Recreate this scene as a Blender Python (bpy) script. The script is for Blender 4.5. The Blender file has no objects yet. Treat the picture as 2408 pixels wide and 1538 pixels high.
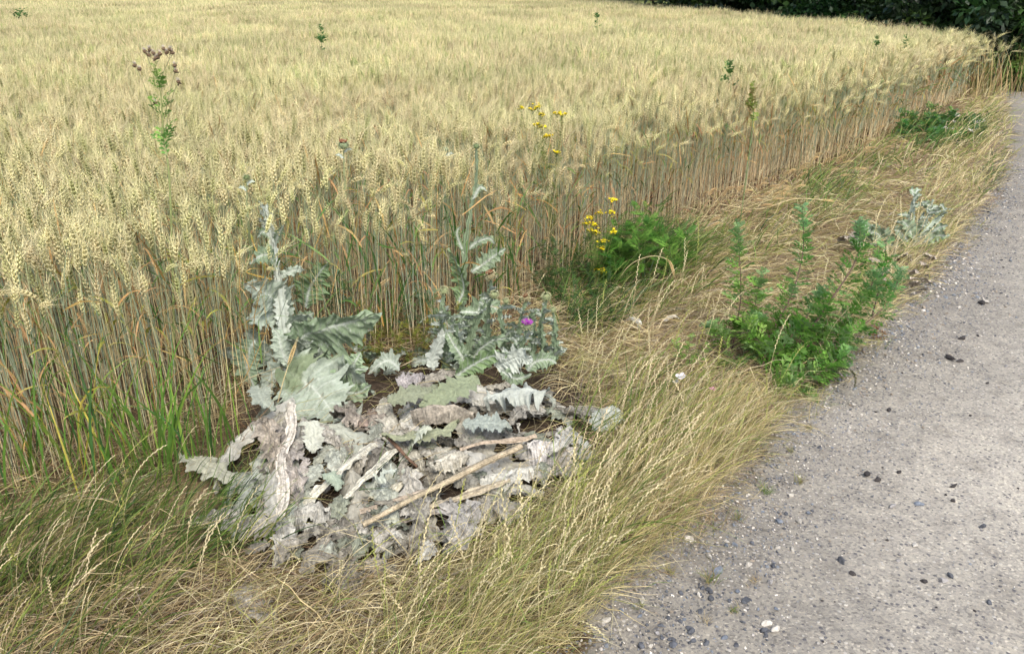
import bpy, math, random
import numpy as np
from mathutils import Vector, Matrix, Euler

# ------------------------------------------------------------------ camera, sky, sun, exposure
SC = bpy.context.scene
COL = SC.collection
PW, PH, F = 2408.0, 1538.0, 1890.0
PITCH = math.atan((769 + 60) / F)
CH = 1.6
cam = bpy.data.cameras.new("camera")
cam.sensor_width = 36; cam.lens = 36 * F / PW
cam.clip_start = 0.05; cam.clip_end = 2000
cam_o = bpy.data.objects.new("camera", cam); COL.objects.link(cam_o)
cam_o.location = (0, 0, CH); cam_o.rotation_euler = (math.pi / 2 - PITCH, 0, 0)
SC.camera = cam_o

SUN_EL, SUN_AZ = math.radians(54), math.radians(165)      # azimuth from +Y clockwise: behind the camera, a little right
world = bpy.data.worlds.new("World"); SC.world = world; world.use_nodes = True
wn = world.node_tree
sky = wn.nodes.new("ShaderNodeTexSky"); sky.sky_type = 'NISHITA'; sky.sun_disc = False
sky.sun_elevation = SUN_EL; sky.sun_rotation = SUN_AZ
sky.air_density = 1.0; sky.dust_density = 4.0; sky.ozone_density = 0.6
wn.links.new(sky.outputs[0], wn.nodes['Background'].inputs[0])
wn.nodes['Background'].inputs[1].default_value = 0.15
sun = bpy.data.lights.new("sun", 'SUN'); sun.energy = 1.6; sun.angle = math.radians(25); sun.color = (1, .97, .925)
sun_o = bpy.data.objects.new("sun", sun); COL.objects.link(sun_o)
sd = Vector((math.sin(SUN_AZ) * math.cos(SUN_EL), math.cos(SUN_AZ) * math.cos(SUN_EL), math.sin(SUN_EL)))
sun_o.rotation_euler = sd.to_track_quat('Z', 'Y').to_euler(); sun_o.location = (0, 0, 20)
SC.view_settings.view_transform = 'Standard'; SC.view_settings.look = 'None'
SC.view_settings.gamma = 1; SC.view_settings.exposure = 0.88
SC.cycles.max_bounces = 6; SC.cycles.transmission_bounces = 3; SC.cycles.diffuse_bounces = 4

R = np.random.default_rng(7)
random.seed(7)
SP, CP = math.sin(PITCH), math.cos(PITCH)
A = np.array

def ray(px, py):
    x = (px - PW / 2) / F; y = (PH / 2 - py) / F
    return A([x, CP + y * SP, -SP + y * CP])
def G(px, py, z=0.0):                    # point of the ground (or of height z) seen at a picture position
    d = ray(px, py); t = (CH - z) / -d[2]
    return A([d[0] * t, d[1] * t, z])
def P(px, py, Y):                        # point seen at a picture position at ground distance Y
    d = ray(px, py); t = Y / d[1]
    return A([d[0] * t, Y, CH + d[2] * t])
def proj(p):
    p = np.atleast_2d(p); x = p[:, 0]; y = p[:, 1]; z = p[:, 2] - CH
    dep = y * CP - z * SP; up = y * SP + z * CP
    return PW / 2 + F * x / dep, PH / 2 - F * up / dep, dep

def lin(*c):
    c = A(c, float) / 255.0
    return np.where(c <= .04045, c / 12.92, ((c + .055) / 1.055) ** 2.4)

_perm = np.random.default_rng(3).random(4096)
def vnoise(p, s=1.0, seed=0):            # value noise, 0..1
    p = np.asarray(p, float) * s + seed * 17.31
    i = np.floor(p).astype(np.int64); f = p - i; f = f * f * (3 - 2 * f)
    def h(a, b, c): return _perm[(a * 73856093 ^ b * 19349663 ^ c * 83492791) & 4095]
    x, y, z = i[..., 0], i[..., 1], i[..., 2]; fx, fy, fz = f[..., 0], f[..., 1], f[..., 2]
    def L(a, b, t): return a + (b - a) * t
    return L(L(L(h(x, y, z), h(x+1, y, z), fx), L(h(x, y+1, z), h(x+1, y+1, z), fx), fy),
             L(L(h(x, y, z+1), h(x+1, y, z+1), fx), L(h(x, y+1, z+1), h(x+1, y+1, z+1), fx), fy), fz)
def n2(x, y, s, seed=0):
    x = np.asarray(x, float); return vnoise(np.stack([x, np.asarray(y, float) + 0 * x, 0 * x], -1), s, seed)

def inpoly(x, y, poly):
    ins = np.zeros(len(x), bool); n = len(poly)
    for i in range(n):
        x0, y0 = poly[i][:2]; x1, y1 = poly[(i + 1) % n][:2]
        if y0 == y1: continue
        c = ((y0 > y) != (y1 > y)) & (x < (x1 - x0) * (y - y0) / (y1 - y0) + x0)
        ins ^= c
    return ins

# ------------------------------------------------------------------ mesh building
class MB:
    def __init__(s): s.v = []; s.f = []; s.c = []; s.n = 0
    def add(s, v, f, c):
        v = np.asarray(v, float).reshape(-1, 3); f = np.asarray(f, np.int64)
        c = np.asarray(c, float)
        if c.ndim == 1: c = np.tile(c, (len(v), 1))
        s.v.append(v); s.c.append(c.reshape(-1, 3)); s.f.append(f + s.n); s.n += len(v)
    def mesh(s, name, mat, smooth=True):
        m = bpy.data.meshes.new(name)
        v = np.concatenate(s.v); c = np.concatenate(s.c)
        tot = np.concatenate([np.full(len(f), f.shape[1]) for f in s.f])
        li = np.concatenate([f.ravel() for f in s.f])
        m.vertices.add(len(v)); m.vertices.foreach_set('co', v.astype(np.float32).ravel())
        m.loops.add(len(li)); m.loops.foreach_set('vertex_index', li.astype(np.int32))
        m.polygons.add(len(tot))
        st = np.concatenate([[0], np.cumsum(tot)[:-1]])
        m.polygons.foreach_set('loop_start', st.astype(np.int32))
        m.polygons.foreach_set('loop_total', tot.astype(np.int32))
        m.polygons.foreach_set('use_smooth', np.full(len(tot), smooth))
        a = m.color_attributes.new('Col', 'FLOAT_COLOR', 'POINT')
        a.data.foreach_set('color', np.concatenate([np.clip(c, 0, 1), np.ones((len(c), 1))], 1).astype(np.float32).ravel())
        m.update(calc_edges=True); m.validate()
        if mat: m.materials.append(mat)
        return m
    def build(s, name, mat, parent=None, smooth=True, loc=None):
        o = bpy.data.objects.new(name, s.mesh(name, mat, smooth)); COL.objects.link(o)
        if parent: o.parent = parent
        if loc is not None: o.location = loc
        return o

def sweep(mb, P3, Rad, col, sides=2, ref=None, phase=0.0):
    """P3 (N,S,3) centre lines, Rad (N,S) radii, col (N,S,3); sides 2 = ribbon, 3+ = tube"""
    P3 = np.asarray(P3, float); N, S, _ = P3.shape
    T = np.gradient(P3, axis=1); T /= np.linalg.norm(T, axis=2, keepdims=True) + 1e-9
    if ref is None: ref = A([0, 0, 1.])
    ref = np.broadcast_to(np.asarray(ref, float), (N, 3))[:, None, :]
    U = np.cross(T, ref); nU = np.linalg.norm(U, axis=2, keepdims=True)
    U = np.where(nU < 1e-3, A([1., 0, 0]), U / (nU + 1e-9))
    V = np.cross(U, T)
    ph = np.broadcast_to(np.asarray(phase, float), (N,))[:, None, None]
    Rad = np.broadcast_to(Rad, (N, S))[..., None]
    rings = []
    for k in range(sides):
        a = 2 * math.pi * k / sides + ph
        rings.append(P3 + Rad * (U * np.cos(a) + V * np.sin(a)))
    X = np.stack(rings, 2)                                   # N,S,k,3
    idx = np.arange(N * S * sides).reshape(N, S, sides)
    f = []
    for k in range(sides if sides > 2 else 1):
        k2 = (k + 1) % sides
        f.append(np.stack([idx[:, :-1, k], idx[:, :-1, k2], idx[:, 1:, k2], idx[:, 1:, k]], -1).reshape(-1, 4))
    c = np.broadcast_to(np.asarray(col, float), (N, S, 3))
    mb.add(X.reshape(-1, 3), np.concatenate(f), np.repeat(c[:, :, None, :], sides, 2).reshape(-1, 3))

def curves(base, az, L, t0, t1, segs, pw=1.5, wob=0.0, floor=True):
    N = len(base); s = np.linspace(0, 1, segs + 1)
    sm = (s[:-1] + s[1:]) / 2
    az = np.asarray(az)[:, None] + wob * np.cumsum(R.normal(0, 1, (N, segs)), 1) / math.sqrt(segs)
    t = np.asarray(t0)[:, None] + (np.asarray(t1) - np.asarray(t0))[:, None] * sm[None] ** pw
    t = t + wob * .5 * R.normal(0, 1, (N, segs))
    d = np.stack([np.sin(t) * np.cos(az), np.sin(t) * np.sin(az), np.cos(t)], -1) * (np.asarray(L)[:, None, None] / segs)
    p = np.concatenate([np.zeros((N, 1, 3)), np.cumsum(d, 1)], 1) + base[:, None, :]
    if floor:
        lo = hter(p[..., 0], p[..., 1]) + .004 + .02 * R.random((N, 1)); p[..., 2] = np.where(np.arange(segs + 1) > 0, np.maximum(p[..., 2], lo), p[..., 2])
    return p

def blades(mb, base, az, L, t0, t1, w, c0, c1, segs=6, pw=1.5, wob=.1, tipw=.15, floor=True, sides=2, wpos=.35):
    p = curves(base, az, L, t0, t1, segs, pw, wob, floor)
    N = len(base); s = np.linspace(0, 1, segs + 1)[None]
    prof = np.where(s < wpos, .55 + .45 * s / wpos, 1 - (1 - tipw) * ((s - wpos) / (1 - wpos)) ** 1.6)
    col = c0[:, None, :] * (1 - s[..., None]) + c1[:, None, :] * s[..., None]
    ref = np.stack([np.cos(az + 1.57), np.sin(az + 1.57), 0.6 + 0 * az], -1) * .6 + R.normal(0, .5, (N, 3))
    sweep(mb, p, np.asarray(w)[:, None] * prof * .5, col, sides, ref if sides == 2 else None)
    return p

def octa(mb, c, d, L, r, c0, c1, side=None):
    """elongated diamonds: c (N,3) base, d (N,3) unit axis, L, r"""
    c = np.atleast_2d(c); d = np.atleast_2d(d); N = len(c)
    ref = np.where(np.abs(d[:, 2:3]) > .9, A([1., 0, 0]), A([0, 0, 1.])) if side is None else np.broadcast_to(side, (N, 3))
    U = np.cross(d, ref); U /= np.linalg.norm(U, axis=1, keepdims=True) + 1e-9
    V = np.cross(U, d)
    L = np.broadcast_to(L, (N,))[:, None]; r = np.broadcast_to(r, (N,))[:, None]
    m = c + d * L * .42
    X = np.stack([c, m + U * r, m + V * r, m - U * r, m - V * r, c + d * L], 1)
    i = (np.arange(N) * 6)[:, None, None]
    t = A([[0, 2, 1], [0, 3, 2], [0, 4, 3], [0, 1, 4], [5, 1, 2], [5, 2, 3], [5, 3, 4], [5, 4, 1]])[None]
    cm = (np.asarray(c0) + np.asarray(c1)) / 2
    C = np.broadcast_to(np.stack([np.asarray(c0, float), cm, cm, cm, cm, np.asarray(c1, float)], 0), (N, 6, 3)) if np.ndim(c0) == 1 else \
        np.stack([c0, cm, cm, cm, cm, c1], 1)
    mb.add(X.reshape(-1, 3), (i + t).reshape(-1, 3), C.reshape(-1, 3))

def rock(seed, n=2, flat=.6):
    import bmesh
    bm = bmesh.new(); bmesh.ops.create_icosphere(bm, subdivisions=n, radius=1)
    v = A([x.co[:] for x in bm.verts]); f = A([[q.index for q in x.verts] for x in bm.faces]); bm.free()
    rr = np.random.default_rng(seed)
    for _ in range(7):                                     # cut facets
        d = rr.normal(0, 1, 3); d /= np.linalg.norm(d); h = rr.uniform(.45, .8)
        k = v @ d; v = v - np.maximum(k - h, 0)[:, None] * d
    v *= .8 + .35 * vnoise(v, 1.7, seed)[:, None]
    v *= A([1, rr.uniform(.6, .95), flat * rr.uniform(.7, 1.1)])
    return v, f

# ------------------------------------------------------------------ naming
def tag(o, label=None, cat=None, group=None, kind=None):
    if label: o['label'] = label
    if cat: o['category'] = cat
    if group: o['group'] = group
    if kind: o['kind'] = kind
    return o
def thing(name, label, cat, loc=(0, 0, 0), group=None):
    o = bpy.data.objects.new(name, None); COL.objects.link(o); o.location = loc; o.empty_display_size = .05
    return tag(o, label, cat, group)
def dup(root, loc, rot=(0, 0, 0), scale=1.0, label=None, group=None):
    r = root.copy(); COL.objects.link(r); r.location = loc; r.rotation_euler = rot; r.scale = (scale,) * 3
    if label: r['label'] = label
    if group: r['group'] = group
    for ch in KIDS.get(root.name, ()):
        c = ch.copy(); COL.objects.link(c); c.parent = r
    return r
KIDS = {}

# ------------------------------------------------------------------ materials
def nodes(name):
    m = bpy.data.materials.new(name); m.use_nodes = True; nt = m.node_tree
    return m, nt, nt.nodes['Principled BSDF'], nt.nodes['Material Output']
def plant(name, rough=.6, transl=.3, spec=.3, var=.25, nscale=40., nvar=.25, hue=.02, bump=0.0):
    m, nt, b, out = nodes(name); N = nt.nodes.new; L = nt.links.new
    at = N('ShaderNodeAttribute'); at.attribute_name = 'Col'
    oi = N('ShaderNodeObjectInfo'); geo = N('ShaderNodeNewGeometry')
    n1 = N('ShaderNodeTexNoise'); n1.inputs['Scale'].default_value = nscale; n1.inputs['Detail'].default_value = 3
    n_2 = N('ShaderNodeTexNoise'); n_2.inputs['Scale'].default_value = .9; n_2.inputs['Detail'].default_value = 2
    L(geo.outputs['Position'], n1.inputs['Vector']); L(geo.outputs['Position'], n_2.inputs['Vector'])
    def mr(src, a, b_, lo=0., hi=1.):
        q = N('ShaderNodeMapRange'); q.inputs[1].default_value = lo; q.inputs[2].default_value = hi
        q.inputs[3].default_value = a; q.inputs[4].default_value = b_; L(src, q.inputs[0]); return q.outputs[0]
    v = N('ShaderNodeMath'); v.operation = 'MULTIPLY'
    L(mr(oi.outputs['Random'], 1 - var, 1 + var), v.inputs[0]); L(mr(n1.outputs[0], 1 - nvar, 1 + nvar, .25, .75), v.inputs[1])
    hs = N('ShaderNodeHueSaturation'); L(at.outputs['Color'], hs.inputs['Color']); L(v.outputs[0], hs.inputs['Value'])
    L(mr(n_2.outputs[0], .5 - hue, .5 + hue, .3, .7), hs.inputs['Hue'])
    L(hs.outputs[0], b.inputs['Base Color']); b.inputs['Roughness'].default_value = rough
    b.inputs['Specular IOR Level'].default_value = spec
    if transl > 0:
        tr = N('ShaderNodeBsdfTranslucent'); mx = N('ShaderNodeMixShader'); mx.inputs[0].default_value = transl
        L(hs.outputs[0], tr.inputs[0]); L(b.outputs[0], mx.inputs[1]); L(tr.outputs[0], mx.inputs[2]); L(mx.outputs[0], out.inputs[0])
    if bump > 0:
        bp = N('ShaderNodeBump'); bp.inputs['Strength'].default_value = bump; bp.inputs['Distance'].default_value = .004
        L(n1.outputs[0], bp.inputs['Height']); L(bp.outputs[0], b.inputs['Normal'])
    return m
M_WHEAT = plant('ripening_wheat', .6, .22, .25, .22, 60, .2, .012)
M_STRAW = plant('dry_straw', .55, .2, .3, .14, 24, .42, .014)
M_GRASS = plant('green_grass', .5, .35, .4, .1, 25, .3, .02)
M_FELT = plant('felted_leaf', .85, .18, .1, .05, 90, .16, .01, .5)
M_DEAD = plant('withered_leaf', .95, .08, .05, .12, 110, .45, .01, 1.0)
M_WEED = plant('weed_leaf', .6, .35, .15, .12, 30, .25, .02)
M_STEM = plant('plant_stem', .6, 0, .3, .1, 60, .25, .01)
M_PETAL = plant('petal', .6, .35, .2, .1, 60, .2, .0)
M_LEAF = plant('tree_leaf', .45, .3, .45, .25, 1.2, .45, .02)
M_BARK = plant('bark', .9, 0, .1, .1, 14, .4, .01, 1.0)
M_STONE = plant('stone', .8, 0, .3, .22, 120, .3, .0, .6)

# ------------------------------------------------------------------ layout on the ground
WHEAT_EDGE = [(-900, 1420), (-300, 1290), (0, 1200), (300, 1135), (560, 1045), (620, 960), (700, 890), (900, 850), (1100, 815),
              (1300, 690), (1500, 575), (1700, 500), (2000, 372), (2200, 265), (2300, 212)]
ROAD_EDGE = [(1120, 1800), (1230, 1650), (1340, 1538), (1480, 1370), (1650, 1230), (1800, 1050), (1960, 890), (2060, 790), (2190, 660), (2280, 540),
             (2345, 440), (2375, 360), (2378, 300), (2368, 240), (2362, 200), (2385, 165), (2480, 120), (2700, 80)]
we = A([G(*p)[:2] for p in WHEAT_EDGE]); re_ = A([G(*p)[:2] for p in ROAD_EDGE])
FAR = A([G(px, py, .86)[:2] for px, py in [(2372, 78), (2250, 68), (2000, 48), (1700, 22), (1420, 0), (1200, -13), (900, -24)]])
FIELD = np.concatenate([we, FAR, A([[-12, 46], [-60, 52], [-60, 8], [-14, 3.2]])])
print('field edge', we.round(2).tolist()); print('road', re_.round(2).tolist()); print('far', FAR.round(2).tolist())

def dist_poly(x, y, pl):
    x = np.asarray(x, float); y = np.asarray(y, float); best = np.full(x.shape, 1e9)
    for (x0, y0), (x1, y1) in zip(pl[:-1], pl[1:]):
        dx, dy = x1 - x0, y1 - y0; t = np.clip(((x - x0) * dx + (y - y0) * dy) / (dx * dx + dy * dy), 0, 1)
        best = np.minimum(best, np.hypot(x - x0 - t * dx, y - y0 - t * dy))
    return best
ROADPOLY = np.concatenate([re_, A([[40, 40], [40, -3], [0.3, -3]])])
def road_in(x, y):
    x = np.asarray(x, float); sh = x.shape
    return inpoly(x.ravel(), np.asarray(y, float).ravel(), ROADPOLY).reshape(sh)
def hter(x, y):
    x = np.asarray(x, float); y = np.asarray(y, float)
    h = .03 * (n2(x, y, 1.3) - .5) + .012 * (n2(x, y, 6, 2) - .5)
    far = np.clip((np.hypot(x, y) - 12) / 20, 0, 1)
    return h * (1 - .5 * far)

# ------------------------------------------------------------------ ground and road sheets
def ground_mat():
    m, nt, b, out = nodes('soil'); N = nt.nodes.new; L = nt.links.new
    at = N('ShaderNodeAttribute'); at.attribute_name = 'Col'; geo = N('ShaderNodeNewGeometry')
    n1 = N('ShaderNodeTexNoise'); n1.inputs['Scale'].default_value = 45; n1.inputs['Detail'].default_value = 8; n1.inputs['Roughness'].default_value = .7
    n3 = N('ShaderNodeTexNoise'); n3.inputs['Scale'].default_value = 5; n3.inputs['Detail'].default_value = 5
    L(geo.outputs['Position'], n1.inputs['Vector']); L(geo.outputs['Position'], n3.inputs['Vector'])
    mp = N('ShaderNodeMapRange'); mp.inputs[1].default_value = .3; mp.inputs[2].default_value = .7; mp.inputs[3].default_value = .45; mp.inputs[4].default_value = 1.45
    L(n1.outputs[0], mp.inputs[0])
    mp2 = N('ShaderNodeMapRange'); mp2.inputs[1].default_value = .3; mp2.inputs[2].default_value = .7; mp2.inputs[3].default_value = .8; mp2.inputs[4].default_value = 1.2
    L(n3.outputs[0], mp2.inputs[0])
    mu = N('ShaderNodeMath'); mu.operation = 'MULTIPLY'; L(mp.outputs[0], mu.inputs[0]); L(mp2.outputs[0], mu.inputs[1])
    hs = N('ShaderNodeHueSaturation'); L(at.outputs['Color'], hs.inputs['Color']); L(mu.outputs[0], hs.inputs['Value'])
    L(hs.outputs[0], b.inputs['Base Color']); b.inputs['Roughness'].default_value = .95; b.inputs['Specular IOR Level'].default_value = .1
    bp = N('ShaderNodeBump'); bp.inputs['Distance'].default_value = .012; bp.inputs['Strength'].default_value = .9
    L(n1.outputs[0], bp.inputs['Height']); L(bp.outputs[0], b.inputs['Normal'])
    return m
def road_mat():
    m, nt, b, out = nodes('gritty_road'); N = nt.nodes.new; L = nt.links.new
    geo = N('ShaderNodeNewGeometry'); at = N('ShaderNodeAttribute'); at.attribute_name = 'Col'
    mp = N('ShaderNodeMapping'); L(geo.outputs['Position'], mp.inputs[0])
    def vor(scale, rnd=1.):
        v = N('ShaderNodeTexVoronoi'); v.inputs['Scale'].default_value = scale; L(mp.outputs[0], v.inputs['Vector']); return v
    def noi(scale, det=6, ro=.65):
        v = N('ShaderNodeTexNoise'); v.inputs['Scale'].default_value = scale; v.inputs['Detail'].default_value = det; v.inputs['Roughness'].default_value = ro
        L(mp.outputs[0], v.inputs['Vector']); return v
    def ramp(src, stops):
        r = N('ShaderNodeValToRGB'); L(src, r.inputs[0])
        while len(r.color_ramp.elements) < len(stops): r.color_ramp.elements.new(.5)
        for e, (p, c) in zip(r.color_ramp.elements, stops): e.position = p; e.color = (*c, 1)
        return r.outputs[0]
    def mixc(kind, fac, a, c):
        x = N('ShaderNodeMix'); x.data_type = 'RGBA'; x.blend_type = kind
        if isinstance(fac, float): x.inputs[0].default_value = fac
        else: L(fac, x.inputs[0])
        L(a, x.inputs[6])
        if isinstance(c, tuple): x.inputs[7].default_value = (*c, 1)
        else: L(c, x.inputs[7])
        return x.outputs[2]
    g = noi(9, 8, .75); c = mixc('MULTIPLY', 1., at.outputs['Color'], ramp(g.outputs[0], [(.3, (.72, .71, .70)), (.5, (1, 1, 1)), (.72, (1.25, 1.24, 1.2))]))
    v1 = vor(150); v2 = vor(70)
    s = N('ShaderNodeSeparateColor'); L(v1.outputs['Color'], s.inputs[0])
    s2 = N('ShaderNodeSeparateColor'); L(v2.outputs['Color'], s2.inputs[0])
    # each cell of grit has its own tone
    c = mixc('MULTIPLY', .8, c, ramp(s.outputs[0], [(0., (.5, .5, .51)), (.2, (.8, .8, .82)), (.6, (1.05, 1.04, 1.02)), (.93, (1.2, 1.18, 1.12)), (1., (1.7, 1.66, 1.58))]))
    def mm(op, a, bv):
        q = N('ShaderNodeMath'); q.operation = op; L(a, q.inputs[0])
        if isinstance(bv, float): q.inputs[1].default_value = bv
        else: L(bv, q.inputs[1])
        return q.outputs[0]
    near = mm('LESS_THAN', v2.outputs['Distance'], .36)
    dark = mm('MULTIPLY', mm('GREATER_THAN', s2.outputs[0], .86), near)
    pale = mm('MULTIPLY', mm('LESS_THAN', s2.outputs[0], .09), near)
    c = mixc('MIX', mm('MULTIPLY', dark, .8), c, (.085, .085, .095))
    c = mixc('MIX', mm('MULTIPLY', pale, .6), c, (.46, .44, .39))
    L(c, b.inputs['Base Color']); b.inputs['Roughness'].default_value = .9; b.inputs['Specular IOR Level'].default_value = .2
    fine = noi(260, 3, .6); mid = noi(40, 5, .7)
    h = mm('ADD', mm('MULTIPLY', mm('SUBTRACT', fine.outputs[0], .5), .4), mm('MULTIPLY', mid.outputs[0], .8))
    h2 = mm('ADD', h, mm('MULTIPLY', mm('SUBTRACT', near, v2.outputs['Distance']), mm('ADD', dark, pale)))
    bp = N('ShaderNodeBump'); bp.inputs['Distance'].default_value = .007; bp.inputs['Strength'].default_value = .8
    L(h2, bp.inputs['Height']); L(bp.outputs[0], b.inputs['Normal'])
    return m
M_SOIL = ground_mat(); M_ROAD = road_mat()

def warp_axis(n, near, far):
    s = np.linspace(-1, 1, n); return np.sign(s) * (near * np.abs(s) + far * np.abs(s) ** 5)
gx = warp_axis(361, 7, 500); gy = warp_axis(361, 9, 500) + 2
X, Y = np.meshgrid(gx, gy, indexing='ij')
Z = hter(X, Y)
soil = lin(124, 108, 84); grit = lin(128, 121, 112)
k = np.clip(1 - dist_poly(X, Y, re_) / .28, 0, 1)[..., None]
dk = inpoly(X.ravel(), Y.ravel(), FIELD).reshape(X.shape)[..., None]
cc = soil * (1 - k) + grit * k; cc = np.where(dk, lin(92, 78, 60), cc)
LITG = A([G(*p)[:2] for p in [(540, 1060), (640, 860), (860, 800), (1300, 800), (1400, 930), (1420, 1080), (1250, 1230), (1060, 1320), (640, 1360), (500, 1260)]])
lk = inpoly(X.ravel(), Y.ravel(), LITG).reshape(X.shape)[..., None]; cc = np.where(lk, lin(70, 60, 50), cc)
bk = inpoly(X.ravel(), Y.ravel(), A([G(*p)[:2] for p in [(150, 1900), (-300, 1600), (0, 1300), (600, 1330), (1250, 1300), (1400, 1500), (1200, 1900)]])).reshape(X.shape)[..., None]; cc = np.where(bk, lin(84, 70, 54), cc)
far_green = (np.hypot(X, Y) > 50)[..., None]; cc = np.where(far_green, lin(110, 120, 70), cc)
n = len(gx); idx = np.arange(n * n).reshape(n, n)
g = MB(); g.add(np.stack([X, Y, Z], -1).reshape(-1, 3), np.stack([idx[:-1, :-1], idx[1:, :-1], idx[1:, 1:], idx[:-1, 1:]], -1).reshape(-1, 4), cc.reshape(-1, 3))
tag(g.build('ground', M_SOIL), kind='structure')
# road: strips across from the ragged verge edge outwards to the right
def resample(pl, step):
    seg = np.hypot(*np.diff(pl, axis=0).T); s = np.concatenate([[0], np.cumsum(seg)]); n = int(s[-1] / step)
    t = np.linspace(0, s[-1], n); return np.stack([np.interp(t, s, pl[:, 0]), np.interp(t, s, pl[:, 1])], 1)
pre = np.concatenate([A([[re_[0][0] - .8, re_[0][1] - 2.2]]), re_, A([[60, re_[-1][1] + 12]])])
ed = resample(pre, .04)
ed = ed[:2400]
off = np.concatenate([np.linspace(0, 3, 76)[:-1], np.linspace(3, 14, 50)])
w0 = .22 * (n2(ed[:, 0], ed[:, 1], 3, 5) - .5) + .08 * (n2(ed[:, 0], ed[:, 1], 17, 6) - .5)
# offset direction: constant lower-right so strips never fold
dirv = A([.93, -.37])
RX = ed[:, None, 0] + dirv[0] * (off[None] + w0[:, None] * np.clip(1 - off[None], 0, 1)); RY = ed[:, None, 1] + dirv[1] * (off[None] + w0[:, None] * np.clip(1 - off[None], 0, 1))
def rter(x, y): return hter(x, y)
lift = .004 + .018 * np.clip(off / .8, 0, 1)[None]
RZ = hter(RX, RY) + lift + .006 * (n2(RX, RY, 14, 8) - .5) * np.clip(off * 4, 0, 1)[None]
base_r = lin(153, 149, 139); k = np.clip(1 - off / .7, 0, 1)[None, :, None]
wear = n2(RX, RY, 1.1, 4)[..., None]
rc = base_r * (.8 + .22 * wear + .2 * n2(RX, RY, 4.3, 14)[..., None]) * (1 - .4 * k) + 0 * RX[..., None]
n, q = RX.shape; idx = np.arange(n * q).reshape(n, q)
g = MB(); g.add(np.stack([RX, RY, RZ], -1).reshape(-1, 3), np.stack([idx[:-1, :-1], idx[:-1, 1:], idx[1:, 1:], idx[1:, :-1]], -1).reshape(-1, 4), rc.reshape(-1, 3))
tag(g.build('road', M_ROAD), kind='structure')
def zg(x, y):
    o = dist_poly(x, y, re_)
    return hter(x, y) + np.where(road_in(x, y), .004 + .018 * np.clip(o / .8, 0, 1), 0)

# ------------------------------------------------------------------ instanced stuff (geometry nodes)
def stuff_points(name, pts, rot, scl, idx, protos, cat=None, label=None):
    me = bpy.data.meshes.new(name); me.vertices.add(len(pts)); me.vertices.foreach_set('co', np.asarray(pts, np.float32).ravel())
    a = me.attributes.new('rot', 'FLOAT_VECTOR', 'POINT'); a.data.foreach_set('vector', np.asarray(rot, np.float32).ravel())
    a = me.attributes.new('scl', 'FLOAT_VECTOR', 'POINT'); s = np.asarray(scl, np.float32)
    if s.ndim == 1: s = np.repeat(s[:, None], 3, 1)
    a.data.foreach_set('vector', s.ravel())
    a = me.attributes.new('idx', 'INT', 'POINT'); a.data.foreach_set('value', np.asarray(idx, np.int32))
    o = bpy.data.objects.new(name, me); COL.objects.link(o)
    ng = bpy.data.node_groups.new(name, 'GeometryNodeTree')
    ng.interface.new_socket('Geometry', in_out='INPUT', socket_type='NodeSocketGeometry')
    ng.interface.new_socket('Geometry', in_out='OUTPUT', socket_type='NodeSocketGeometry')
    N = ng.nodes.new; L = ng.links.new
    gi = N('NodeGroupInput'); go = N('NodeGroupOutput'); iop = N('GeometryNodeInstanceOnPoints'); jn = N('GeometryNodeJoinGeometry')
    for me_p in protos:
        src = bpy.data.objects.new(me_p.name, me_p)             # not linked to the scene: only its mesh is read
        oi = N('GeometryNodeObjectInfo'); oi.inputs['Object'].default_value = src
        g2 = N('GeometryNodeGeometryToInstance'); L(oi.outputs['Geometry'], g2.inputs[0]); L(g2.outputs[0], jn.inputs[0])
    def na(nm, t):
        q = N('GeometryNodeInputNamedAttribute'); q.data_type = t; q.inputs['Name'].default_value = nm; return q.outputs['Attribute']
    L(gi.outputs[0], iop.inputs['Points']); L(jn.outputs[0], iop.inputs['Instance']); iop.inputs['Pick Instance'].default_value = True
    L(na('idx', 'INT'), iop.inputs['Instance Index']); L(na('rot', 'FLOAT_VECTOR'), iop.inputs['Rotation']); L(na('scl', 'FLOAT_VECTOR'), iop.inputs['Scale'])
    L(iop.outputs[0], go.inputs[0])
    md = o.modifiers.new('scatter', 'NODES'); md.node_group = ng
    return tag(o, label, cat, kind='stuff')

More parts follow.
